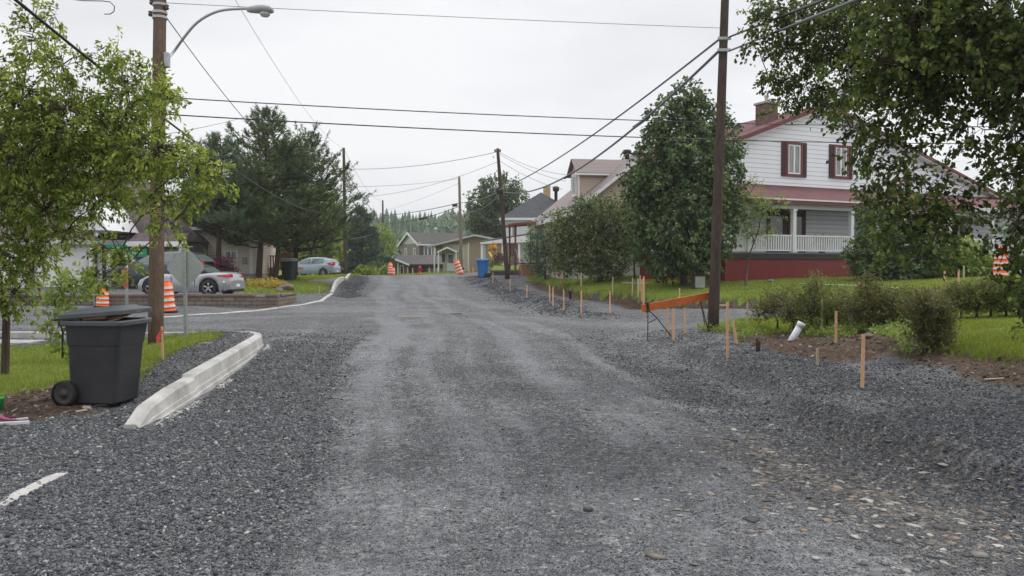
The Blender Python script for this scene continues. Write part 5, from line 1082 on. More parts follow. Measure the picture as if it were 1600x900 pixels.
o0 = Vector(lp.location)
arm = [PL(95, .13) - o0, P(272, 80, 16.4) - o0, P(288, 58, 16.3) - o0, P(305, 38, 16.2) - o0, P(325, 24, 16.1) - o0, P(350, 15.5, 16.0) - o0, P(390, 13, 15.9) - o0]
# smooth the arm
ar = []
for i in range(len(arm) - 1):
    p0, p1, p2, p3 = arm[max(i - 1, 0)], arm[i], arm[i + 1], arm[min(i + 2, len(arm) - 1)]
    for k in range(6): u_ = k / 6; ar.append(.5 * ((2 * p1) + (p2 - p0) * u_ + (2 * p0 - 5 * p1 + 4 * p2 - p3) * u_ ** 2 + (3 * p1 - p0 - 3 * p2 + p3) * u_ ** 3))
ar.append(arm[-1]); MB().tube(ar, .027, 10).build('arm', M_GALV, lp)
MB().box(-.03, .06, -.06, .06, -.13, .16).build('bracket', M_GALV, lp, bevel=.01)
hd = P(406, 15, 15.85) - o0; rings = []
for xx_, w_, zt_, zb_ in ((-.25, .05, .045, -.045), (-.2, .08, .06, -.06), (-.05, .12, .085, -.07), (.1, .14, .09, -.075), (.22, .11, .06, -.07), (.27, .05, .0, -.06)):
    rings.append([(hd.x + xx_, hd.y + w_ * math.cos(a), hd.z + (zt_ if math.sin(a) > 0 else -zb_) * math.sin(a)) for a in [2 * math.pi * j / 12 for j in range(12)]])
MB().loft(rings, smooth=True).build('lamp_head', mat('lamp housing', (.32, .33, .33), .5, var=.1), lp)
MB().lathe([(.0, -.15), (.07, -.135), (.10, -.10), (.105, -.068)], 14, (hd.x + .1, hd.y, hd.z)).build('lens', mat('lamp lens', (.45, .45, .42), .15, spec=.8), lp)

bR = hit(1114, 517); tpR = P(1135, -60, bR.y + .9)
tR, _, _ = pole('dark brown wooden utility pole leaning right beside the orange barrier', bR, tpR, .125, .088, M_POLED)
PR = lambda py, off=0, dy=0: on_pole(bR, tpR, py, off, dy)
q = MB()
for py in (62, 80): c = PR(py) - bR; q.lathe([(.105, c.z - .04), (.105, c.z + .04)], 14, (c.x, c.y, 0)); q.box(c.x - .16, c.x + .14, c.y - .13, c.y - .09, c.z - .03, c.z + .03)
q.build('bracket', M_GALV, tR)
b5 = P(540, 433, 61.5); b5.z = ground(b5.x, b5.y); t5p = P(537, 231, 61.5); t5, _, _ = pole('tall dark utility pole beside the pines on the left of the street', b5, t5p, .15, .10, M_POLED)
b6 = P(598.5, 425, 108); b6.z = ground(b6.x, b6.y); t6p = P(598, 313, 108); t6, _, _ = pole('slim distant utility pole in front of the brown garage', b6, t6p, .16, .11, M_POLED)
b7 = P(721, 425, 80); b7.z = ground(b7.x, b7.y); t7p = P(717.5, 276, 80); t7, _, _ = pole('pale wooden utility pole before the tan bungalow', b7, t7p, .17, .12, M_POLEL)
b8 = P(793, 438, 52); b8.z = ground(b8.x, b8.y) ; t8p = P(777.5, 232, 52); t8, _, _ = pole('dark utility pole leaning left behind the blue wheeled bin', b8, t8p, .155, .10, M_POLED)
c = Vector(t8p) - Vector(b8); q = MB()
for s in (-1, 1): MB().lathe([(0, -.07), (.04, -.07), (.06, 0), (.04, .07), (0, .07)], 10, (c.x + s * .17, c.y, c.z - .12)).build('insulator', M_PORC, t8)
q.box(c.x - .2, c.x + .2, c.y - .03, c.y + .03, c.z - .22, c.z - .18).lathe([(0, -.06), (.05, 0), (0, .06)], 8, (c.x - .28, c.y, c.z - .55)).build('crossarm', M_PORC, t8)
c2 = on_pole(b8, t8p, 299) - Vector(b8); MB().box(c2.x - .28, c2.x - .12, c2.y - .12, c2.y + .05, c2.z - .16, c2.z + .16).box(c2.x - .14, c2.x + .2, c2.y - .18, c2.y - .1, c2.z - .1, c2.z + .06).build('junction_box', M_BLACK, t8)
c2 = on_pole(b6, t6p, 336) - Vector(b6); MB().box(c2.x - .35, c2.x - .15, c2.y - .1, c2.y + .1, c2.z - .25, c2.z + .25).build('transformer', mat('pale grey enamel', (.45, .46, .45), .4), t6)
cw = on_pole(b7, t7p, 321) - Vector(b7); MB().tube([(cw.x - .75, cw.y, cw.z), (cw.x - .25, cw.y, cw.z + .06)], .16, 8).build('splice_case', M_BLACK, t7)
def wire(label, A, B, mid=None, r=.011, m=None, name='overhead_cable', extra=None, group='overhead wires'):
    """a sagging wire between two 3D points, its sag read off the photo at one pixel"""
    A, B = Vector(A), Vector(B); sag = 0
    def px_(p):
        dz_ = p.z - 1.6; dep = p.y * cP - dz_ * sP; return 800 + F * p.x / dep, 450 - F * ((dz_ * cP + p.y * sP) / dep)
    if mid:
        ts = np.linspace(0, 1, 400); t = min(ts, key=lambda t: abs(px_(A.lerp(B, t))[0] - mid[0])); p = A.lerp(B, t)
        for _ in range(30):
            q_ = p.copy(); q_.z -= 4 * sag * t * (1 - t); e = px_(q_)[1] - mid[1]; sag -= e * p.y / F / max(.05, 4 * t * (1 - t))
    n = 36; pts = []
    for k in range(n + 1): t = k / n; p = A.lerp(B, t); p.z -= 4 * sag * t * (1 - t); pts.append(p)
    o = MB().tube([p - pts[0] for p in pts], r, 6).build(name, m or M_WIRE, loc=pts[0]); tag(o, label, 'cable', group); return pts
wire('thick black cable sweeping from the top left corner down to the tall pole', P(10, -12, 7.6), on_pole(b5, t5p, 320), (275, 200), .017)
wire('upper of the two black cables crossing the whole sky to the right edge', P(-60, 131, 17.4), P(1720, 197, 25.5), (940, 186), .013)
wire('lower of the two black cables crossing the sky, starting at the left pole', PL(178), P(1720, 223, 24.5), (900, 211), .013)
wire('upper heavy cable from the leaning far pole up to the right pole', on_pole(b8, t8p, 297, -.15), PR(62, -.1, -.1), (960, 187), .026, M_WIREG)
wire('lower heavy cable bundle with black splice cases running up to the right pole', on_pole(b8, t8p, 300, .12, -.1), PR(80, -.1, -.1), (888, 274), .034, M_WIREG)
wire('upper cable leaving the right pole towards the top right corner', PR(60, .1, -.12), P(1420, -52, 7), None, .02, M_WIRE)
wire('double grey cable leaving the right pole towards the top right corner', PR(82, .1, -.12), P(1420, -34, 7), None, .02, M_WIREG)
wire('thin grey wire along the very top of the sky between the two near poles', PL(4), PR(44), (700, 26), .006, M_WIREG)
wire('hair thin wire dropping from the top edge to the tall pole tip', P(350, -30, 17), t5p, (476, 170), .006, M_WIREG)
wire('twisted black service wire from the left pole down towards the pine top', PL(28, .14), on_pole(b5, t5p, 263), (380, 185), .010)
wire('thin wire from the tip of the tall pole to the slim distant pole', t5p, t6p, (560, 276), .012, M_WIREG)
wire('dark cable falling steeply from the tall pole by the pines to the slim distant pole', on_pole(b5, t5p, 263), on_pole(b6, t6p, 352), (558, 295), .03)
wire('highest of the thin wires crossing the street to the leaning far pole', on_pole(b5, t5p, 264), on_pole(b8, t8p, 237), (660, 258), .018, M_WIREG)
wire('thin wire from the tall pole by the pines to the top of the pale pole', on_pole(b5, t5p, 292), on_pole(b7, t7p, 279), (640, 288), .018, M_WIREG)
wire('faint wire from the tall pole by the pines rising to the leaning far pole', on_pole(b5, t5p, 309), on_pole(b8, t8p, 252), (650, 295), .012, M_WIREG)
wire('faint lowest wire joining the slim distant pole to the pale pole', on_pole(b6, t6p, 330), on_pole(b7, t7p, 286), (660, 310), .012, M_WIREG)
wire('upper dark cable from the slim distant pole to the pale pole', on_pole(b6, t6p, 337), on_pole(b7, t7p, 317), (655, 330), .035)
wire('lower dark cable with a splice case from the slim distant pole to the pale pole', on_pole(b6, t6p, 350), on_pole(b7, t7p, 322), (660, 341), .035)
wire('upper cable from the pale pole to the leaning far pole', on_pole(b7, t7p, 317), on_pole(b8, t8p, 298), (745, 313), .03, M_WIREG)
wire('lower slack cable from the pale pole to the leaning far pole', on_pole(b7, t7p, 326), on_pole(b8, t8p, 302), (738, 331), .03, M_WIREG)
wire('first thin wire from the leaning far pole to the dormer of the tan house', on_pole(b8, t8p, 236), P(884, 273, 49.5), (820, 257), .012, M_WIREG)
wire('second thin wire from the leaning far pole to the dormer of the tan house', on_pole(b8, t8p, 239), P(884, 283, 49.5), (820, 262), .012, M_WIREG)
wire('lowest thin wire from the leaning far pole towards the tan house roof', on_pole(b8, t8p, 250), P(879, 296, 49.5), (820, 274), .012, M_WIREG)
wire('pale service wire from the tall pole by the pines to the trees', on_pole(b5, t5p, 375), P(603, 358, 100), (575, 368), .014, M_WIREG)
wire('short grey wire from the left pole over the maple to the pine top', PL(212), P(385, 182, 41), (330, 196), .008, M_WIREG)
for nm, (px, py, d) in (('splice case on the heavy cable above the tan dormer', (888, 274, 41.3)), ('splice case on the heavy cable before the round maple', (999, 193, 29.2)), ('splice case on the far cable at the end of the street', (661, 341, 92))):
    o = MB().tube([(-.22 if d < 60 else -.5, 0, -.16 if d < 60 else -.12), (.22 if d < 60 else .5, 0, .16 if d < 60 else .12)], .06 if d < 60 else .13, 8).build('splice_case', M_BLACK, loc=P(px, py, d)); tag(o, 'black ' + nm, 'splice case')
o = MB().tube([P(a, b, 14) - P(95, -3, 14) for a, b in ((95, -3), (130, 1), (160, 1.5), (172, 3), (179, 10), (178, 18), (172, 22), (163, 22))], .008, 6).build('loose_wire', M_WIRE, loc=P(95, -3, 14)); tag(o, 'loose black wire end curling down at the top left', 'wire')
# pole stay on the right pole's left side
o = MB().tube([Vector((0, 0, 0)), P(1109, 470, 19.9) - P(1102, 519, 19.6)], .008, 6).build('ground_rod', M_WIRE, loc=P(1102, 519, 19.6)); tag(o, 'thin black rod standing against the left foot of the right pole', 'rod')

# ================================================================ wheeled bins
M_BIN = mat('charcoal bin plastic', (.022, .023, .026), .5, col2=(.040, .040, .041), vscale=2.5, bump=.15, bscale=120, spec=.35)
M_BINLID = mat('grey bin lid plastic', (.075, .083, .092), .45, var=.18, vscale=3, bump=.1, bscale=120, spec=.4)
M_RUB = mat('black rubber', (.014, .014, .014), .75, var=.2)
M_BLUE = mat('blue bin plastic', (.02, .14, .42), .45, var=.1, vscale=3)
M_GREENB = mat('dark green bin plastic', (.008, .018, .016), .5)
def wheeled_bin(label, loc, rz, h=1.02, mb=None, ml=None, lid=0.0, k=1.0, mark=False, wside=-1):
    mb = mb or M_BIN; t = thing('wheeled_bin', label, 'wheeled bin', loc, rz); w = .58 * k; D = .66 * k; R = []
    for z, a, b, r, ox in ((.03, .80, .80, .05, .0), (.05, .84, .83, .06, .0), (.30, .88, .87, .06, .0), (.70 * h, .935, .935, .065, .005), (.715 * h, .945, .955, .05, .005), (.74 * h, .95, .965, .05, .005), (.93 * h, 1.0, 1.03, .055, .01), (.955 * h, 1.0, 1.03, .055, .01)):
        R.append(rrect(D * a, w * b, r, 4, ox + .03 * (z / h), 0, z))
    MB().loft(R, caps=True, smooth=False).build('body', mb, t, bevel=.008)
    rim = MB().loft([rrect(D * 1.07, w * 1.12, .07, 4, .04, 0, .935 * h), rrect(D * 1.12, w * 1.16, .07, 4, .04, 0, .945 * h), rrect(D * 1.13, w * 1.17, .07, 4, .04, 0, .985 * h), rrect(D * 1.10, w * 1.13, .07, 4, .04, 0, h), rrect(D * 1.0, w * 1.02, .06, 4, .04, 0, h), rrect(D * .98, w * 1.0, .06, 4, .04, 0, .957 * h)], caps=False)
    rim.build('rim', ml or M_BINLID, t, bevel=.006)
    ld = MB(); RR = []
    for z, a in ((0, 1.17), (.045, 1.18), (.06, 1.14), (.085, .86), (.10, .8)): RR.append(rrect(D * a, w * a * 1.02, .08, 5, D * .56, 0, z))
    ld.loft(RR, smooth=False); lo_ = ld.build('lid', ml or M_BINLID, t, bevel=.008); lo_.location = (-D * .52, 0, h + .012); lo_.rotation_euler = (0, -lid, 0)
    MB().tube([(-.08, -w * .5, .0), (-.1, -w * .3, .0), (-.1, w * .3, .0), (-.08, w * .5, .0)], .016, 8).build('handle', ml or M_BINLID, lo_)
    for s in (-1, 1):
        wh = MB().lathe([(.125 * k, -.035), (.145 * k, -.03), (.15 * k, -.01), (.15 * k, .03), (.125 * k, .04), (.12 * k, .035)], 24, (-D * .44, s * w * .50, .15 * k), 'y').build('wheel', M_RUB, t)
        MB().lathe([(0, -.030), (.03 * k, -.032), (.035 * k, -.018), (.08 * k, -.012), (.10 * k, -.024), (.124 * k, -.024), (.124 * k, .03), (0, .03)], 20, (-D * .44, s * w * .50, .15 * k), 'y').build('hub', mat('dark hub plastic', (.035, .033, .03), .6), wh)
    MB().tube([(-D * .44, -w * .5, .15 * k), (-D * .44, w * .5, .15 * k)], .012, 8).build('axle', M_GALV, t)
    if mark: MB().box(.02, .16, -w * .53, -w * .525 , .86 * h, .875 * h).build('mark', M_WHITE, t)
    return t
pb = hit(166, 631); gz = ground(-4.7, 9.25)
cart = wheeled_bin('big charcoal wheeled bin stuffed with cardboard, beside the left kerb', (P(164, 600, 9.1).x, 9.1, ground(-4.65, 9.1) - .005), math.radians(-6), h=.97, lid=math.radians(4.5), k=1.0)
q = MB(); M_CARD = mat('brown cardboard', (.32, .20, .115), .85, var=.12, vscale=5)
q.slab([(-.05, -.28, .0), (.25, -.28, .03), (.27, -.25, .10), (-.02, -.25, .085)], .006).slab([(.05, -.22, 0), (.38, -.2, .04), (.38, -.05, .12), (.05, -.05, .08)], .006).slab([(.2, -.3, -.02), (.40, -.27, .02), (.41, .1, .10), (.2, .1, .07)], .005)
o = q.build('cardboard', M_CARD, loc=Vector(cart.location) + Vector((.0, 0, .97)), fixn=False); o.rotation_euler = (0, 0, math.radians(-13)); tag(o, 'torn brown cardboard showing under the lid of the charcoal bin', 'cardboard')
q = MB(); q.tube([(-.02, 0, 0), (0, -.02, .0), (.04, -.02, .005), (.03, -.02, -.05)], .006, 5).tube([(0, -.02, 0), (-.03, -.02, -.04)], .005, 5)
tag(q.build('string', mat('beige cord', (.45, .38, .25), .8), loc=P(120, 500, 8.9)), 'knotted beige string hanging from the rim of the charcoal bin', 'string')
p = P(755, 438, 51); wheeled_bin('blue recycling bin standing on the gravel verge on the right', (p.x, 51, ground(p.x, 51) + .04), math.radians(168), h=1.08, mb=M_BLUE, ml=M_BLUE, mark=True)
p = hit(453, 438); wheeled_bin('dark green wheeled bin between the pine trunks', (p.x, p.y - .3, p.z), math.radians(-10), h=1.1, mb=M_GREENB, ml=mat('pale lid', (.2, .25, .25), .5))

# ================================================================ traffic drums
M_ORG = mat('fluorescent orange plastic', (.80, .12, .015), .5, var=.10, vscale=6); M_REFL = mat('white reflective band', (.66, .64, .62), .4, var=.08, vscale=9)
def drum(label, b, h=1.05, lean=(0, 0), r0=.26, r1=.19, nb=4, group='orange and white traffic drums'):
    t = thing('traffic_drum', label, 'traffic drum', b, 0, group); t.rotation_euler = (lean[0], lean[1], 0)
    seg = (h - .08) / (2 * nb + 1); pr = [(0, .03), (r0 + .012, .03), (r0 + .012, .055)]
    R = lambda z: r0 + (r1 - r0) * z / h
    for k in range(2 * nb + 1): z = .06 + seg * k; pr += [(R(z) + .008 * (k % 2), z), (R(z + seg * .97) + .008 * (k % 2), z + seg * .97)]
    pr += [(R(h) - .03, h - .01), (0, h)]
    MB().lathe(pr, 26).build('body', M_ORG, t)
    for k in range(nb):
        z = .06 + seg * (2 * k + 1) + .006; MB().lathe([(R(z) + .011, z), (R(z + seg - .02) + .011, z + seg - .02)], 26).build('band', M_REFL, t)
    MB().lathe([(r0 + .02, 0), (r0 + .10, 0), (r0 + .10, .03), (r0 + .02, .06)], 8).build('base', M_RUB, t)
    MB().box(-.07, .07, -.015, .015, h - .01, h + .06).build('handle', M_ORG, t, bevel=.01)
p = hit(264, 488); drum('traffic drum leaning slightly beside the left pole', p, 1.02, (0, math.radians(-4)), .22, .17)
p = hit(160, 480); drum('traffic drum half hidden by leaves below the dark car', p, .62, (0, .05), .22, .17, 3)
p = P(1562, 443, 26); drum('traffic drum on the right behind the trimmed hedge bushes', (p.x, 26, ground(p.x, 26)), 1.05, (0, math.radians(3)), .23, .17, 5)
p = P(720, 434, 58.5); drum('traffic drum tilting left beside the pale far pole', (p.x, 58.5, ground(p.x, 58.5) + .0), 1.1, (0, math.radians(-19)), .26, .20)
p = P(610, 432, 68); drum('traffic drum on the road crest in front of the brown garage', (p.x, 68, ground(p.x, 68) + .05), 1.05, (0, 0), .24, .16)
p = P(614, 432, 67.5); drum('shorter drum touching the one on the road crest', (p.x, 67.4, ground(p.x, 67.4) + .05), .62, (0, 0), .2, .16, 2)

# ================================================================ signs
pb = hit(291, 528)
t = thing('road_sign', 'grey back of a diamond road sign on a galvanised post at the left corner', 'road sign', pb)
hp = P(292, 386, pb.y).z - pb.z
MB().box(-.022, .022, -.03, -.005, -.2, hp - .03).box(-.03, -.022, -.034, -.001, -.2, hp - .03).box(.022, .03, -.034, -.001, -.2, hp - .03).build('post', M_GALV, t)
q = MB()
for k in range(int(hp / .1)): q.lathe([(0, -.0315), (.007, -.0312)], 6, (0, 0, .1 + k * .1), 'y')
q.build('bolt_holes', M_BLACK, t)
rr = .365; pl = MB(); rd = [];
for k in range(4):
    a0 = math.pi / 2 * k
    for j in (-1, 0, 1): a = a0 + j * .10; rd.append((rr * (1 - .03 * (j == 0) * 1) * math.cos(a), rr * (1 - .03 * (j == 0)) * math.sin(a) + hp - rr - .01))
pl.prism(rd, .0, .004, 'y').build('panel', mat('dull sign back aluminium', (.33, .36, .35), .5, .3, var=.10, vscale=4), t)
t.rotation_euler = (0, 0, math.radians(-8))
pb = hit(199, 528)
t = thing('street_name_sign', 'green street name blades on a grey post with red ribbon, half hidden by maple leaves', 'street sign', pb, math.radians(6))
hp = P(199, 380, pb.y).z - pb.z; kx_ = pb.y / F
MB().tube([(0, 0, -.2), (0, 0, hp)], .028, 10).build('post', M_GALV, t)
M_GSIGN = mat('green sign sheeting', (.01, .26, .14), .4)
for (x0, x1, z0_, z1_, y_) in ((-30 * kx_, 3 * kx_, hp - .20, hp - .03, -.035), (-2 * kx_, 30 * kx_, hp - .28, hp - .12, .03)):
    bl = MB().box(x0, x1, y_ - .003, y_ + .003, z0_, z1_).build('blade', M_GSIGN, t, bevel=.002)
    q = MB(); w0 = (x1 - x0); rs = random.Random(2)
    xk = x0 + .06
    while xk < x1 - .09: wd = rs.uniform(.018, .035); hh = rs.choice((.05, .05, .07)); q.box(xk, xk + .008, y_ - .006, y_ - .0035, z0_ + .05, z0_ + .05 + hh).box(xk + .008, xk + wd, y_ - .006, y_ - .0035, z0_ + .05 + hh * .4, z0_ + .05 + hh * .55); xk += wd + .014
    q.build('lettering', M_WHITE, bl)
MB().box(-.055, .045, -.045, -.03, hp - .92, hp - .5).build('ribbon', mat('faded red ribbon', (.40, .12, .10), .7, var=.3, vscale=12), t)
pb = hit(147, 480); t = thing('yard_sign', 'small dark red house shaped sign standing among the leaves on the left', 'yard sign', pb)
k_ = pb.y / F; hz2 = P(147, 441, pb.y).z - pb.z; MB().box(-.012, .012, -.006, .006, -.1, hz2 - .1).build('stake', M_GALV, t)
bd = MB().prism([(-8 * k_, hz2 - 17 * k_), (8 * k_, hz2 - 17 * k_), (9 * k_, hz2 - 7 * k_), (0, hz2), (-9 * k_, hz2 - 7 * k_)], -.03, -.012, 'y').build('board', mat('crimson sign board', (.20, .01, .02), .4), t)
MB().prism([(-9.6 * k_, hz2 - 7 * k_), (0, hz2 + .01), (9.6 * k_, hz2 - 7 * k_), (9.6 * k_, hz2 - 8.5 * k_), (0, hz2 - 1.6 * k_), (-9.6 * k_, hz2 - 8.5 * k_)], -.036, -.031, 'y').build('border', mat('pale pink edge', (.45, .3, .3), .5), bd)
q = MB()
for a, b_, z in ((-4, 3, 8), (-3, 0, 10.2), (-5, 5, 12.5)): q.box(a * k_, b_ * k_, -.0365, -.0315, hz2 - z * k_ - .012, hz2 - z * k_ + .012)
q.build('lettering', M_WHITE, bd)

# ================================================================ stakes
M_ST = mat('fresh sawn stake wood', (.60, .33, .18), .8, col2=(.70, .45, .28), vscale=5, bump=.2, bscale=30, stretch=(3, 3, .5)); M_STP = mat('pale stake wood', (.46, .38, .26), .8, var=.15, vscale=5, stretch=(3, 3, .5))
M_FLAG = mat('pink survey flagging', (.80, .10, .09), .7)
def stake(label, px, top, base, m=None, w=.042, tip=0, ribbon=False, d=None, group='wooden survey stakes'):
    if d is None: b = hit(px, base)
    else: b = P(px, base, d); b.z = ground(b.x, b.y)
    h = max(.25, (base - top) * b.y / F); t = thing('survey_stake', label, 'stake', b, 0, group)
    r_ = random.Random(int(px)); t.rotation_euler = (r_.uniform(-.03, .03), math.atan2(tip, base - top) if tip else r_.uniform(-.02, .02), r_.uniform(-.5, .5))
    q = MB().box(-w / 2, w / 2, -.011, .011, -.06, h); q.build('shaft', m or M_ST, t, bevel=.002, seg=1)
    if ribbon:
        MB().box(-w * .6, w * .6, -.016, .016, h * .82, h * .9).slab([(-w * .6, -.018, h * .88), (-w * 2.6, -.03, h * .70), (-w * 2.2, -.03, h * .45), (-w * .8, -.018, h * .6)], .003).build('ribbon', M_FLAG, t)
for a in [
    ('nearest wooden stake, standing on the gravel shelf on the right', 1347, 522, 607), ('tall wooden stake at the foot of the gravel mound, right of the utility pole', 1137, 472, 560),
    ('short stake leaning left just behind the tall one near the utility pole', 1151, 502, 538, None, .05, -6), ('stake seen through the gap between utility pole and first hedge bush', 1167, 471, 510, M_STP),
    ('stake with a hanging scrap of tape in front of the second hedge bush', 1284, 468, 514, M_STP), ('orange brown stake on the soil just right of the white pipe', 1306, 486, 535),
    ('left stake of the three under the orange beam', 1043, 481, 526), ('middle and longest stake of the three under the orange beam', 1052, 482, 531, None, .05), ('right stake of the three under the orange beam', 1070, 481, 521),
    ('stake on the lawn edge behind the orange beam', 1062, 450, 481), ('tall pair stake rising left of the orange beam end, the right of the two', 1006, 432, 480, None, .055), ('tall pair stake rising left of the orange beam end, the left of the two', 1003, 436, 470, None),
    ('pale stake on the lawn, left of the cluster by the beam', 988, 434, 463, M_STP), ('grey stake on the lawn within the cluster by the beam', 997, 435, 464, M_STP, .06), ('reddish stake at the back of the cluster by the beam', 1000, 430, 457),
    ('stake on the lawn edge above the bare cut bank', 957, 433, 462, M_STP), ('stake on the lawn in front of the crabapple trunk', 908, 426, 448, M_STP, .07), ('stake with orange tape on the lawn before the bushes', 876, 425, 444, None, .05, 0, True),
    ('left stake of the grey pair before the evergreen shrub', 848, 421, 437, M_STP, .06), ('right stake of the grey pair before the evergreen shrub', 852, 422, 438, M_STP, .06),
    ('verge stake furthest right before the cut bank', 953, 455, 489), ('verge stake second from the cut bank end', 908, 454, 489), ('verge stake third from the cut bank end', 881, 452, 485),
    ('verge stake of a close pair, the right one', 864, 449, 479), ('verge stake of a close pair, the left one', 859, 446, 473), ('verge stake midway between the pair and the leaning far pole', 823, 445, 466),
    ('verge stake at the foot of the leaning far pole', 797, 436, 455), ('verge stake just right of the blue bin', 770, 425, 441),
    ('left lawn stake in front of the broad leaved shrub', 1476, 423, 449, None, .06), ('middle lawn stake in front of the broad leaved shrub', 1498, 421, 447, None, .06), ('yellowish lawn stake in front of the broad leaved shrub', 1506, 415, 445, M_STP, .06),
    ('small stake poking above the first hedge bush', 1222, 454, 470), ('tiny stake on the lawn above the large hedge bush', 1343, 440, 452), ('cut stump of a stake lying low in the soil', 1277, 557, 571, M_STP), ('thin stake on the left lawn by the far kerb', 499, 446, 458, M_STP)]:
    stake(*a)
stake('wooden stake with pink flag on the left lawn behind the bin', 254, 510, 563, None, .03, 0, True)
for i, (px, d, lb) in enumerate(((587, 76, 'first from the left of the yellow stakes by the garage bushes'), (592, 76.5, 'second of the yellow stakes by the garage bushes'), (597, 77, 'third of the yellow stakes by the garage bushes'), (637, 75, 'far stake left of the red hydrant'), (645, 74, 'far stake close to the red hydrant on its left'),
                                 (671, 73, 'far stake right of the red hydrant'), (683, 72, 'far stake midway between hydrant and tilting drum'), (733, 62, 'far stake just left of the blue bin'), (739, 60, 'far stake touching the left side of the blue bin'))):
    stake(lb, px, 418 + i * .3, 430, M_STP if i < 3 else M_ST, .10, d=d)
o = MB().box(-.05, .05, -.05, .05, -.1, .34).box(-.08, .08, -.06, .06, .30, .36).build('valve_post', M_BLACK, loc=hit(891, 468)); tag(o, 'short black valve post at the lawn edge among the verge stakes', 'valve post')
o = MB().tube([(0, 0, -.1), (.01, 0, .14), (-.01, .01, .22)], [.035, .04, .03], 8).build('stump', M_POLED, loc=hit(1184, 549)); tag(o, 'small dark stump sticking out of the soil bank', 'stump')
def lath(label, px, py, L_, rz, cat='wood scrap', m=None, w=.04, th=.012, name='wood_scrap'):
    b = hit(px, py); o = MB().box(-L_ / 2, L_ / 2, -w / 2, w / 2, .004, .004 + th).build(name, m or M_ST, loc=b); o.rotation_euler = (0, random.Random(px).uniform(-.04, .04), rz); tag(o, label, cat)
lath('pale strip of wood lying on the left lawn', 317, 537, .30, .5, m=M_STP); lath('pale strip of wood lying on the soil at the right edge', 1556, 593, .32, .25, m=M_STP)
lath('flat brown board pressed into the middle of the road', 707, 491, .6, .05, m=M_POLED, w=.12); lath('thin pale board in the road left of the brown one', 643, 495, .6, -.08, m=M_STP, w=.09)
lath('white sliver of wood below the orange beam end', 1015, 491, .16, -.5, m=M_STP); lath('bleached board lying across the lawn under the stake cluster', 1000, 444, 1.6, .02, m=M_STP, w=.15, th=.08)
lath('yellowish chip of wood by the charcoal bin', 158, 634, .12, .2, m=M_STP, w=.03); lath('split chip of wood on the soil left of the charcoal bin', 127, 643, .11, .9, m=M_STP, w=.03)
lath('grey branch propped on the cut bank right of the utility pole', 1138, 478, 1.0, .3, m=M_STP, w=.06, th=.05)

# ================================================================ barrier, box, pipe, hydrant and litter
A = P(1003, 482, bR.y - .5); Bb = P(1118, 460.5, bR.y + .32)
t = thing('road_barrier', 'orange wooden barrier beam on thin black folding legs beside the right pole', 'barrier', A)
d_ = (Bb - A); L_ = d_.length; e1 = d_.normalized(); up_ = Vector((0, 0, 1)); up_ = (up_ - e1 * up_.dot(e1)).normalized(); nn_ = e1.cross(up_)
def bx(a, b, h0, h1, t0, t1): return [e1 * k + up_ * h + nn_ * q for h, q in ((h0, t0), (h0, t1), (h1, t1), (h1, t0)) for k in (a, b)]
def beam(mb, a, b, h0, h1, t0, t1):
    v = bx(a, b, h0, h1, t0, t1); mb.add(v, [(0, 1, 3, 2), (2, 3, 5, 4), (4, 5, 7, 6), (6, 7, 1, 0), (0, 2, 4, 6), (1, 7, 5, 3)]); return mb
M_BEAM = mat('scuffed orange beam paint', (.50, .12, .025), .65, var=.3, vscale=4, bump=.3, bscale=30)
beam(MB(), 0, L_, -.08, .085, -.02, .03).build('beam', M_BEAM, t, bevel=.004); beam(MB(), .10, .16, -.105, .115, -.035, .045).build('strap', M_BLACK, t)
gl = lambda v: Vector((v.x, v.y, ground(v.x + A.x, v.y + A.y) - A.z - .05))
f1 = gl(Vector((.12, -.05, 0))); f2 = gl(Vector((.12, .55, 0))); f3 = gl(Vector((.72, .3, 0))); f4 = gl(Vector((1.55, .35, 0)))
for pts_ in ([Vector((.13, 0, -.02)), f1], [Vector((.13, .02, -.02)), Vector((.35, .1, -.22)), f3], [e1 * 1.55, f4], [e1 * 1.55, gl(Vector((1.62, .9, 0)))]): MB().tube(pts_, .011, 6).build('leg', M_BLACK, t)
MB().tube([Vector((.13, .0, -.32)), Vector((.35, .1, -.22))], .009, 6).build('brace', M_BLACK, t)
p = hit(1093, 451); t = thing('utility_box', 'pale metal utility box with dark edges under the round maple', 'utility box', p, math.radians(5))
MB().box(-.24, .24, -.1, .25, 0, .5).build('cabinet', mat('dark cabinet steel', (.05, .05, .045), .5), t, bevel=.01); MB().box(-.20, .18, -.115, -.102, .04, .47).build('door', mat('pale beige enamel', (.30, .30, .26), .55, var=.12, vscale=5), t)
a = hit(1237, 531); b_ = P(1253, 504, a.y - .05) - a
t = thing('drain_pipe', 'white plastic pipe stub slanting out of the soil below the hedge', 'pipe', a)
M_PVC = mat('white plastic pipe', (.74, .76, .80), .35, var=.05, vscale=4)
dn = b_.normalized(); MB().tube([-dn * .2, b_ * .8], .062, 18).build('pipe', M_PVC, t); MB().tube([b_ * .78, b_ * 1.0], .074, 18).build('collar', M_PVC, t)
p = P(656, 429, 73); z_ = ground(p.x, 73); t = thing('fire_hydrant', 'red fire hydrant at the end of the street before the bungalow lawn', 'hydrant', (p.x, 73, z_)); M_HYD = mat('red hydrant paint', (.45, .03, .02), .45)
MB().lathe([(.17, 0), (.17, .06), (.11, .07), (.11, .55), (.14, .56), (.14, .60)], 16).build('barrel', M_HYD, t); MB().lathe([(.14, .602), (.12, .72), (.04, .78), (.04, .84), (0, .84)], 16).build('bonnet', M_HYD, t)
MB().lathe([(.06, -.22), (.07, -.2), (.07, -.1), (.05, -.1), (.05, .2), (.07, .2), (.07, .22), (0, .22)], 12, (0, 0, .45), 'x').build('nozzle', M_HYD, t)
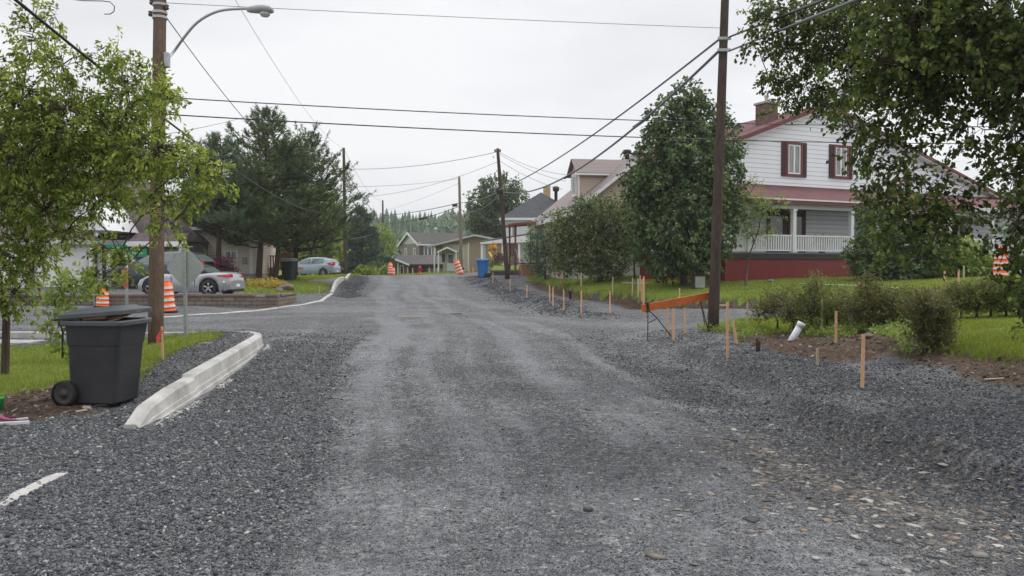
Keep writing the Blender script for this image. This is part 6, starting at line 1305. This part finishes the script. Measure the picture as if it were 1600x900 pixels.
def rock(label, px, py, s, m, name='rock', fl=.6):
    bm = bmesh.new(); bmesh.ops.create_icosphere(bm, subdivisions=3, radius=1); r_ = random.Random(px)
    for v in bm.verts:
        n_ = sum(math.sin(v.co.dot(Vector((r_.uniform(-3, 3), r_.uniform(-3, 3), r_.uniform(-3, 3)))) + k) for k in range(1)); v.co *= 1
    off = [Vector((r_.uniform(-1, 1), r_.uniform(-1, 1), r_.uniform(-1, 1))).normalized() for _ in range(9)]
    for v in bm.verts:
        for o_ in off: d = v.co.dot(o_); v.co -= o_ * max(0, d - .72)
        v.co = Vector((v.co.x * s, v.co.y * s * .8, v.co.z * s * fl))
    me = bpy.data.meshes.new(name); bm.to_mesh(me); bm.free(); me.materials.append(m); o = bpy.data.objects.new(name, me); link(o); b = hit(px, py); o.location = b + Vector((0, 0, s * fl * .45)); tag(o, label, 'rock')
M_ROCK = mat('brown field rock', (.10, .07, .05), .9, col2=(.21, .16, .13), vscale=6, bump=.7, bscale=12); M_ROCKG = mat('grey field rock', (.16, .15, .14), .9, var=.3, vscale=5, bump=.6, bscale=10)
rock('large brown rock at the right end of the flower bed', 446, 454, .42, M_ROCK); rock('small brown rock beside the large one at the flower bed', 437, 456, .24, M_ROCK)
rock('rounded rock on the soil under the large hedge bush', 1356, 527, .09, M_ROCK); rock('pale stone lying on the right gravel shelf', 1582, 620, .045, M_ROCKG); rock('grey stone at the white house skirting', 1204, 441, .18, M_ROCKG)
# litter at the lower left corner
b = hit(24, 664); q = MB().box(-.28, .12, -.02, .02, .005, .035); o = q.build('plastic_strip', mat('white plastic trim', (.62, .62, .62), .5, var=.1), loc=b); o.rotation_euler = (0, 0, .3); tag(o, 'white plastic strip lying by the gravel at the lower left', 'plastic strip')
b = hit(30, 658); o = MB().box(-.2, .08, -.012, .012, .012, .03).build('plastic_strip', MATS['white plastic trim'], loc=b); o.rotation_euler = (0, -.05, .38); tag(o, 'thinner white plastic strip behind the first one', 'plastic strip')
b = hit(6, 660); o = MB().tube([(-.2, .05, .12), (-.06, 0, .06), (.02, 0, .03), (.09, .02, .02), (.12, 0, .03)], [.03, .028, .02, .012, .01], 8).build('toy', mat('magenta plastic', (.28, .06, .14), .4), loc=b); tag(o, 'magenta plastic toy piece at the lower left edge', 'toy')
b = hit(0, 640); o = MB().lathe([(0, .0), (.05, .0), (.065, .11), (.07, .115), (.07, .13), (.055, .13), (.05, .02), (0, .02)], 16).build('plant_pot', mat('green pot plastic', (.02, .35, .08), .4), loc=b + Vector((-.03, 0, 0))); tag(o, 'small green plastic pot at the left edge', 'plant pot')
# string line across the house lawn
pp = [hit(a, b_) for a, b_ in ((1248, 444.5), (1300, 446.5), (1370, 449), (1420, 454), (1480, 455.5), (1500, 455))]
tag(MB().tube([p + Vector((0, 0, .04)) - pp[0] for p in pp], .018, 6).build('garden_hose', mat('whitish hose', (.5, .55, .5), .5), loc=pp[0]), 'pale hose lying across the lawn of the white house', 'garden hose')
# fern on the porch, hanging basket, guy guard
fr = hE.matrix_basis @ Vector((2.75, -1.1, dz + .0))
t = thing('potted_fern', 'bushy dark fern in a pot on the porch of the white house', 'fern', fr)
MB().lathe([(0, 0), (.14, 0), (.19, .42), (.17, .42), (.16, .36), (0, .36)], 16).build('pot', M_RED, t); MB().box(-.2, .2, -.2, .2, -.0, .01).build('saucer', M_BLACK, t)
n_ = 120; bb = rng.normal(0, .06, (n_, 3)) + [0, 0, .66]; v, f, tt_ = leaf_mesh(bb, unit(rng.normal(0, 1, (n_, 3)) * [1, 1, .4] + [0, 0, .5]), 16, .50, .10, .03, droop=1.1); np_mesh('fronds', v, f, M_L2, t, attrs={'tint': tt_ * .6})
t = thing('hanging_basket', 'yellow flowers hanging at the corner of the far white porch', 'hanging basket', P(770.5, 386, 72.3)); n_ = 60
v, f, tt_ = leaf_mesh(rng.normal(0, .16, (n_, 3)), unit(rng.normal(0, 1, (n_, 3))), 8, .2, .12, .09); np_mesh('foliage', v, f, mat('yellow blossoms', (.65, .33, .02), .6), t); MB().lathe([(0, -.28), (.14, -.24), (.2, -.05)], 12).tube([(0, 0, .1), (0, 0, .75)], .015, 5).build('basket', M_BLACK, t)  # the foliage mesh is the basket's yellow flowers
g0 = P(779, 419, 66); g1 = P(764, 394, 66.5)
tag(MB().tube([(0, 0, 0), g1 - g0], .07, 8).build('guy_guard', mat('yellow plastic guard', (.70, .42, .01), .5), loc=g0), 'slanting yellow guy wire guard in front of the far white porch', 'guy guard')

# ================================================================ cars
M_TYRE = mat('tyre rubber', (.018, .018, .018), .8); M_CGL = mat('car glass', (.10, .13, .125), .05, spec=1.0); M_DARKP = mat('black car plastic', (.02, .02, .022), .6)
M_ALLOY = mat('alloy wheel metal', (.45, .45, .46), .35, .6); M_TAILR = mat('red tail lamp', (.50, .02, .03), .2, spec=.8)
def paint(name, c): 
    m = mat(name, c, .30, .35, spec=.6); m.node_tree.nodes['Principled BSDF'].inputs['Coat Weight'].default_value = .6; return m
def car(label, cat, loc, rz, L_, Wd, top, wheels, rw, sill, gx, gz, gw, pm, name, roofm=None, wins=(), glass_f=None, glass_r=None, tail=None, spokes=5, plate=True, group=None, lower=None, rails=False, arch=1.13):
    """top: hood/belt line [(x,z)], gx/gz: greenhouse roof line, front is -x"""
    t = thing(name, label, cat, loc, rz); tx, tz = zip(*top); W_ = Wd / 2
    xs = sorted(set(list(np.linspace(tx[0], tx[-1], 72)) + [w + rw * arch * math.cos(a) for w in wheels for a in np.linspace(0, math.pi, 15)])); rings = []
    def plan_(x):
        u_ = (x - (tx[0] + tx[-1]) / 2) / (L_ / 2); return W_ * (1 - .22 * max(0, abs(u_) - .62) / .38 * max(0, abs(u_) - .62) / .38 - .05 * u_ * u_)
    def zb_(x):
        z = sill + .10 * max(0, (abs(x - (tx[0] + tx[-1]) / 2) / (L_ / 2) - .8) / .2)
        for w in wheels:
            if abs(x - w) <= rw * arch + 1e-6: z = max(z, rw + math.sqrt(max(0, (rw * arch) ** 2 - (x - w) ** 2)))
        return z
    for x in xs:
        w = plan_(x); zb = zb_(x); zt_ = max(zb + .03, float(np.interp(x, tx, tz))); h = zt_ - zb; sh = []
        fl = max([0] + [1 - abs(x - c_) / (rw * 1.6) for c_ in wheels]) * .025
        for fy, fz in ((.955, 0), (.985, .12), (1.0, .40), (.992, .66), (.965, .86), (.92, .96), (.82, 1.0)): sh.append((w * fy + fl * (1 - fz), zb + h * fz))
        r = [(x, -a, b) for a, b in sh] + [(x, -w * .5, zt_ + .025), (x, 0, zt_ + .035), (x, w * .5, zt_ + .025)] + [(x, a, b) for a, b in reversed(sh)]
        rings.append(r)
    vs = [v for r in rings for v in r]; n = len(rings[0]); mb = MB()
    mb.add(vs, [(i * n + j, i * n + j + 1, (i + 1) * n + j + 1, (i + 1) * n + j) for i in range(len(rings) - 1) for j in range(n - 1)], True); mb.add(rings[0], [tuple(range(n))]); mb.add(rings[-1], [tuple(range(n))])
    body = mb.build('body', pm, t, fixn=False)
    MB().box(tx[0] + .25, tx[-1] - .25, -W_ * .86, W_ * .86, sill - .02, sill + .30).build('underbody', M_DARKP, t)
    gxs = np.linspace(gx[0], gx[-1], 40); bel = lambda x: float(np.interp(x, tx, tz)) - .01; zr = lambda x: max(bel(x) + .005, float(np.interp(x, gx, gz)))
    def gs(x, s, off=0):
        z = bel(x) + (zr(x) - bel(x)) * s; u_ = (x - (gx[0] + gx[-1]) / 2) / ((gx[-1] - gx[0]) / 2); hh = z - bel(x)
        return gw * (1 - .10 * u_ * u_) - .30 * hh - .25 * hh * hh * 1.0 + off, z
    R2 = []
    for x in gxs:
        sd = [gs(x, s) for s in (0, .25, .5, .75, .92)]; a, b = sd[-1]; hr = zr(x); r = [(x, -p_, q_) for p_, q_ in sd] + [(x, -a * .88, hr - .008), (x, -a * .5, hr + .012), (x, 0, hr + .02), (x, a * .5, hr + .012), (x, a * .88, hr - .008)] + [(x, p_, q_) for p_, q_ in reversed(sd)]; R2.append(r)
    n2 = len(R2[0]); mb = MB(); mb.add([v for r in R2 for v in r], [(i * n2 + j, i * n2 + j + 1, (i + 1) * n2 + j + 1, (i + 1) * n2 + j) for i in range(len(R2) - 1) for j in range(n2 - 1)], True)
    mb.build('roof', roofm or pm, t, fixn=False)
    for x0, x1, s0, s1 in wins:
        for sg in (-1, 1):
            cols = []
            for x in np.linspace(x0, x1, 14):
                e = []
                for s in (s0, .5 * (s0 + s1), s1):
                    hgt = zr(x) - bel(x)
                    if hgt < .06: s = s0
                    y_, z_ = gs(x, s, .007); e.append((x, sg * y_, z_))
                cols.append(e)
            mb = MB(); mb.add([v for c_ in cols for v in c_], [(i * 3 + j, i * 3 + j + 1, (i + 1) * 3 + j + 1, (i + 1) * 3 + j) for i in range(13) for j in range(2)], True); mb.build('side_window', M_CGL, t)
    for rng_, nm in ((glass_f, 'windscreen'), (glass_r, 'rear_window')):
        if rng_:
            cols = []
            for x in np.linspace(rng_[0], rng_[1], 8):
                a, b = gs(x, .92); cols.append([(x + (-.004 if nm == 'windscreen' else .004), a * k_, zr(x) + .008 + .014 * (1 - k_ * k_)) for k_ in np.linspace(-.82, .82, 7)])
            mb = MB(); mb.add([v for c_ in cols for v in c_], [(i * 7 + j, i * 7 + j + 1, (i + 1) * 7 + j + 1, (i + 1) * 7 + j) for i in range(7) for j in range(6)], True); mb.build(nm, M_CGL, t)
    for w in wheels:
        for sg in (-1, 1):
            c = (w, sg * (W_ - .10), rw)
            ty = MB().lathe([(rw * .66, -.09), (rw * .94, -.095), (rw, -.07), (rw, .07), (rw * .94, .095), (rw * .66, .09)], 32, c, 'y').build('wheel', M_TYRE, t)
            q = MB().lathe([(rw * .66, -.08), (rw * .62, -.06), (rw * .60, .04)], 28, c, 'y').lathe([(rw * .66, .08), (rw * .62, .06), (rw * .60, -.04)], 28, c, 'y'); q.lathe([(0, -.085), (rw * .16, -.08), (rw * .17, .08), (0, .085)], 12, c, 'y')
            for k in range(spokes):
                a = 2 * math.pi * k / spokes + .3
                for da in ((-.10, .10) if spokes <= 6 else (0,)):
                    p0 = Vector((c[0] + rw * .12 * math.cos(a), c[1] + sg * .07, c[2] + rw * .12 * math.sin(a))); p1 = Vector((c[0] + rw * .63 * math.cos(a + da), c[1] + sg * .065, c[2] + rw * .63 * math.sin(a + da))); q.tube([p0, p1], [rw * .075, rw * .05], 6)
            q.build('rim', M_ALLOY, ty); MB().lathe([(0, -.0), (rw * .6, -.0), (rw * .6, .01), (0, .01)], 20, c, 'y').build('brake', M_DARKP, ty)
            an = np.linspace(0, math.pi, 17); ins = MB(); ins.loft([[(w + rw * arch * math.cos(a), sg * y_, rw + rw * arch * math.sin(a) - .005) for a in an] for y_ in (W_ * .55, W_ * .965)], caps=False).build('wheel_arch', M_DARKP, t)
    x1 = tx[-1]; x0 = tx[0]
    if tail:
        for sg in (-1, 1):
            xa, xb, za, zb2 = tail; e = []
            for x in np.linspace(xa, xb, 6):
                w = plan_(x); k_ = (x - xa) / (xb - xa); e.append([(x, sg * (w * 1.0 + .008), za + (zb2 - za) * .5 - (zb2 - za) * .5 * (.35 + .65 * k_)), (x, sg * (w * .995 + .012), (za + zb2) / 2), (x, sg * (w * .965 + .012), (za + zb2) / 2 + (zb2 - za) * .5 * (.5 + .5 * k_))])
            e.append([(x1 + .012, sg * plan_(x1) * .72, za), (x1 + .02, sg * plan_(x1) * .70, (za + zb2) / 2), (x1 + .005, sg * plan_(x1) * .72, zb2)])
            mb = MB(); mb.add([v for c_ in e for v in c_], [(i * 3 + j, i * 3 + j + 1, (i + 1) * 3 + j + 1, (i + 1) * 3 + j) for i in range(len(e) - 1) for j in range(2)], True); mb.build('tail_light', M_TAILR, t)
    MB().box(x1 - .14, x1 + .02, -plan_(x1) * .84, plan_(x1) * .84, sill, sill + .11).build('rear_bumper', lower or M_DARKP, t, bevel=.02)
    MB().box(x0 - .03, x0 + .1, -plan_(x0) * .8, plan_(x0) * .8, sill + .1, sill + .2).build('front_bumper', lower or M_DARKP, t, bevel=.02)
    if plate: zp = float(np.interp(x1, tx, tz)); MB().box(x1 + .005, x1 + .02, -.15, .15, zp * .62, zp * .62 + .11).build('number_plate', M_WHITE, t)
    for sg in (-1, 1):
        xm = gx[0] + .42 * (gx[1] - gx[0]) + .12; y_, z_ = gs(xm, 0); MB().box(xm - .05, xm + .05, sg * y_ - .02 + sg * .11, sg * y_ + .02 + sg * .11, z_ + .03, z_ + .15).build('mirror', pm, t, bevel=.02)
    return t
# silver two seater with black soft top
p = P(301, 463, 32.2)
rz_ = math.radians(-6)
t = car('silver convertible with black soft top parked above the block wall', 'convertible', (p.x, 32.2, ground(p.x, 32.2) + .0), rz_, 3.86, 1.78,
    [(-1.95, .52), (-1.85, .66), (-1.5, .78), (-.8, .86), (-.1, .88), (.5, .86), (.95, .89), (1.35, .93), (1.68, .91), (1.84, .82), (1.91, .58)], (-1.28, 1.10), .335, .17,
    [-.75, -.35, -.05, .35, .62, .98], [.86, 1.10, 1.22, 1.24, 1.18, .88], .74, paint('silver car paint', (.33, .345, .365)), 'convertible', roofm=mat('black soft top', (.02, .016, .018), .8), wins=((-.52, .42, .06, .86),), glass_f=(-.72, -.12), glass_r=(.70, .93), tail=(1.45, 1.86, .74, .87), spokes=5)
MB().lathe([(0, 0), (.05, 0), (.055, -.02), (0, -.02)], 12, (1.72, -.80, .55), 'y').build('reflector', mat('pale reflector', (.8, .7, .65), .2), t)
q = MB().box(-.42, -.41, -.897, -.88, .30, .84).box(.55, .56, -.897, -.88, .40, .84).build('door_seam', M_DARKP, t); MB().box(.30, .46, -.905, -.885, .70, .73).build('door_handle', MATS['silver car paint'], t)
# dark suv
p = P(254, 455, 37.2)
t = car('dark blue grey sport utility car behind the silver convertible', 'suv', (p.x, 37.2, ground(p.x, 37.2)), math.radians(-7), 4.65, 1.86,
    [(-2.32, .70), (-2.22, .90), (-1.6, 1.02), (-.9, 1.08), (0, 1.10), (1.0, 1.14), (1.8, 1.18), (2.2, 1.16), (2.32, .8)], (-1.42, 1.36), .365, .25,
    [-1.05, -.35, .1, 1.0, 1.7, 2.15, 2.28], [1.06, 1.50, 1.62, 1.66, 1.60, 1.30, 1.16], .86, paint('dark slate car paint', (.030, .036, .048)), 'suv', roofm=paint('dark roof paint', (.07, .08, .09)), wins=((-.72, .22, .05, .86), (.30, 1.02, .05, .86), (1.12, 1.78, .12, .82)), glass_f=(-1.0, -.2), glass_r=(1.85, 2.25), tail=(1.95, 2.28, 1.0, 1.2), spokes=7)
MB().box(-1.2, 1.9, -.945, -.925, 1.075, 1.10).build('chrome_strip', M_ALLOY, t)
# pale blue hatchback
p = P(490, 432, 64.5)
t = car('pale blue hatchback parked beyond the pines', 'hatchback', (p.x, 64.5, ground(p.x, 64.5)), math.radians(-13), 4.2, 1.72,
    [(-2.1, .55), (-2.0, .72), (-1.6, .86), (-1.2, .93), (0, .97), (1.2, 1.02), (1.8, 1.05), (2.05, .98), (2.1, .6)], (-1.3, 1.25), .31, .20,
    [-1.35, -.7, -.2, .4, 1.1, 1.65, 2.02], [.92, 1.32, 1.49, 1.53, 1.50, 1.36, 1.02], .80, paint('pale blue car paint', (.27, .33, .43)), 'hatchback', wins=((-.85, .12, .06, .86), (.20, 1.25, .06, .86)), glass_f=(-1.3, -.4), glass_r=(1.68, 1.97), tail=(1.62, 2.05, .86, 1.14), spokes=7)
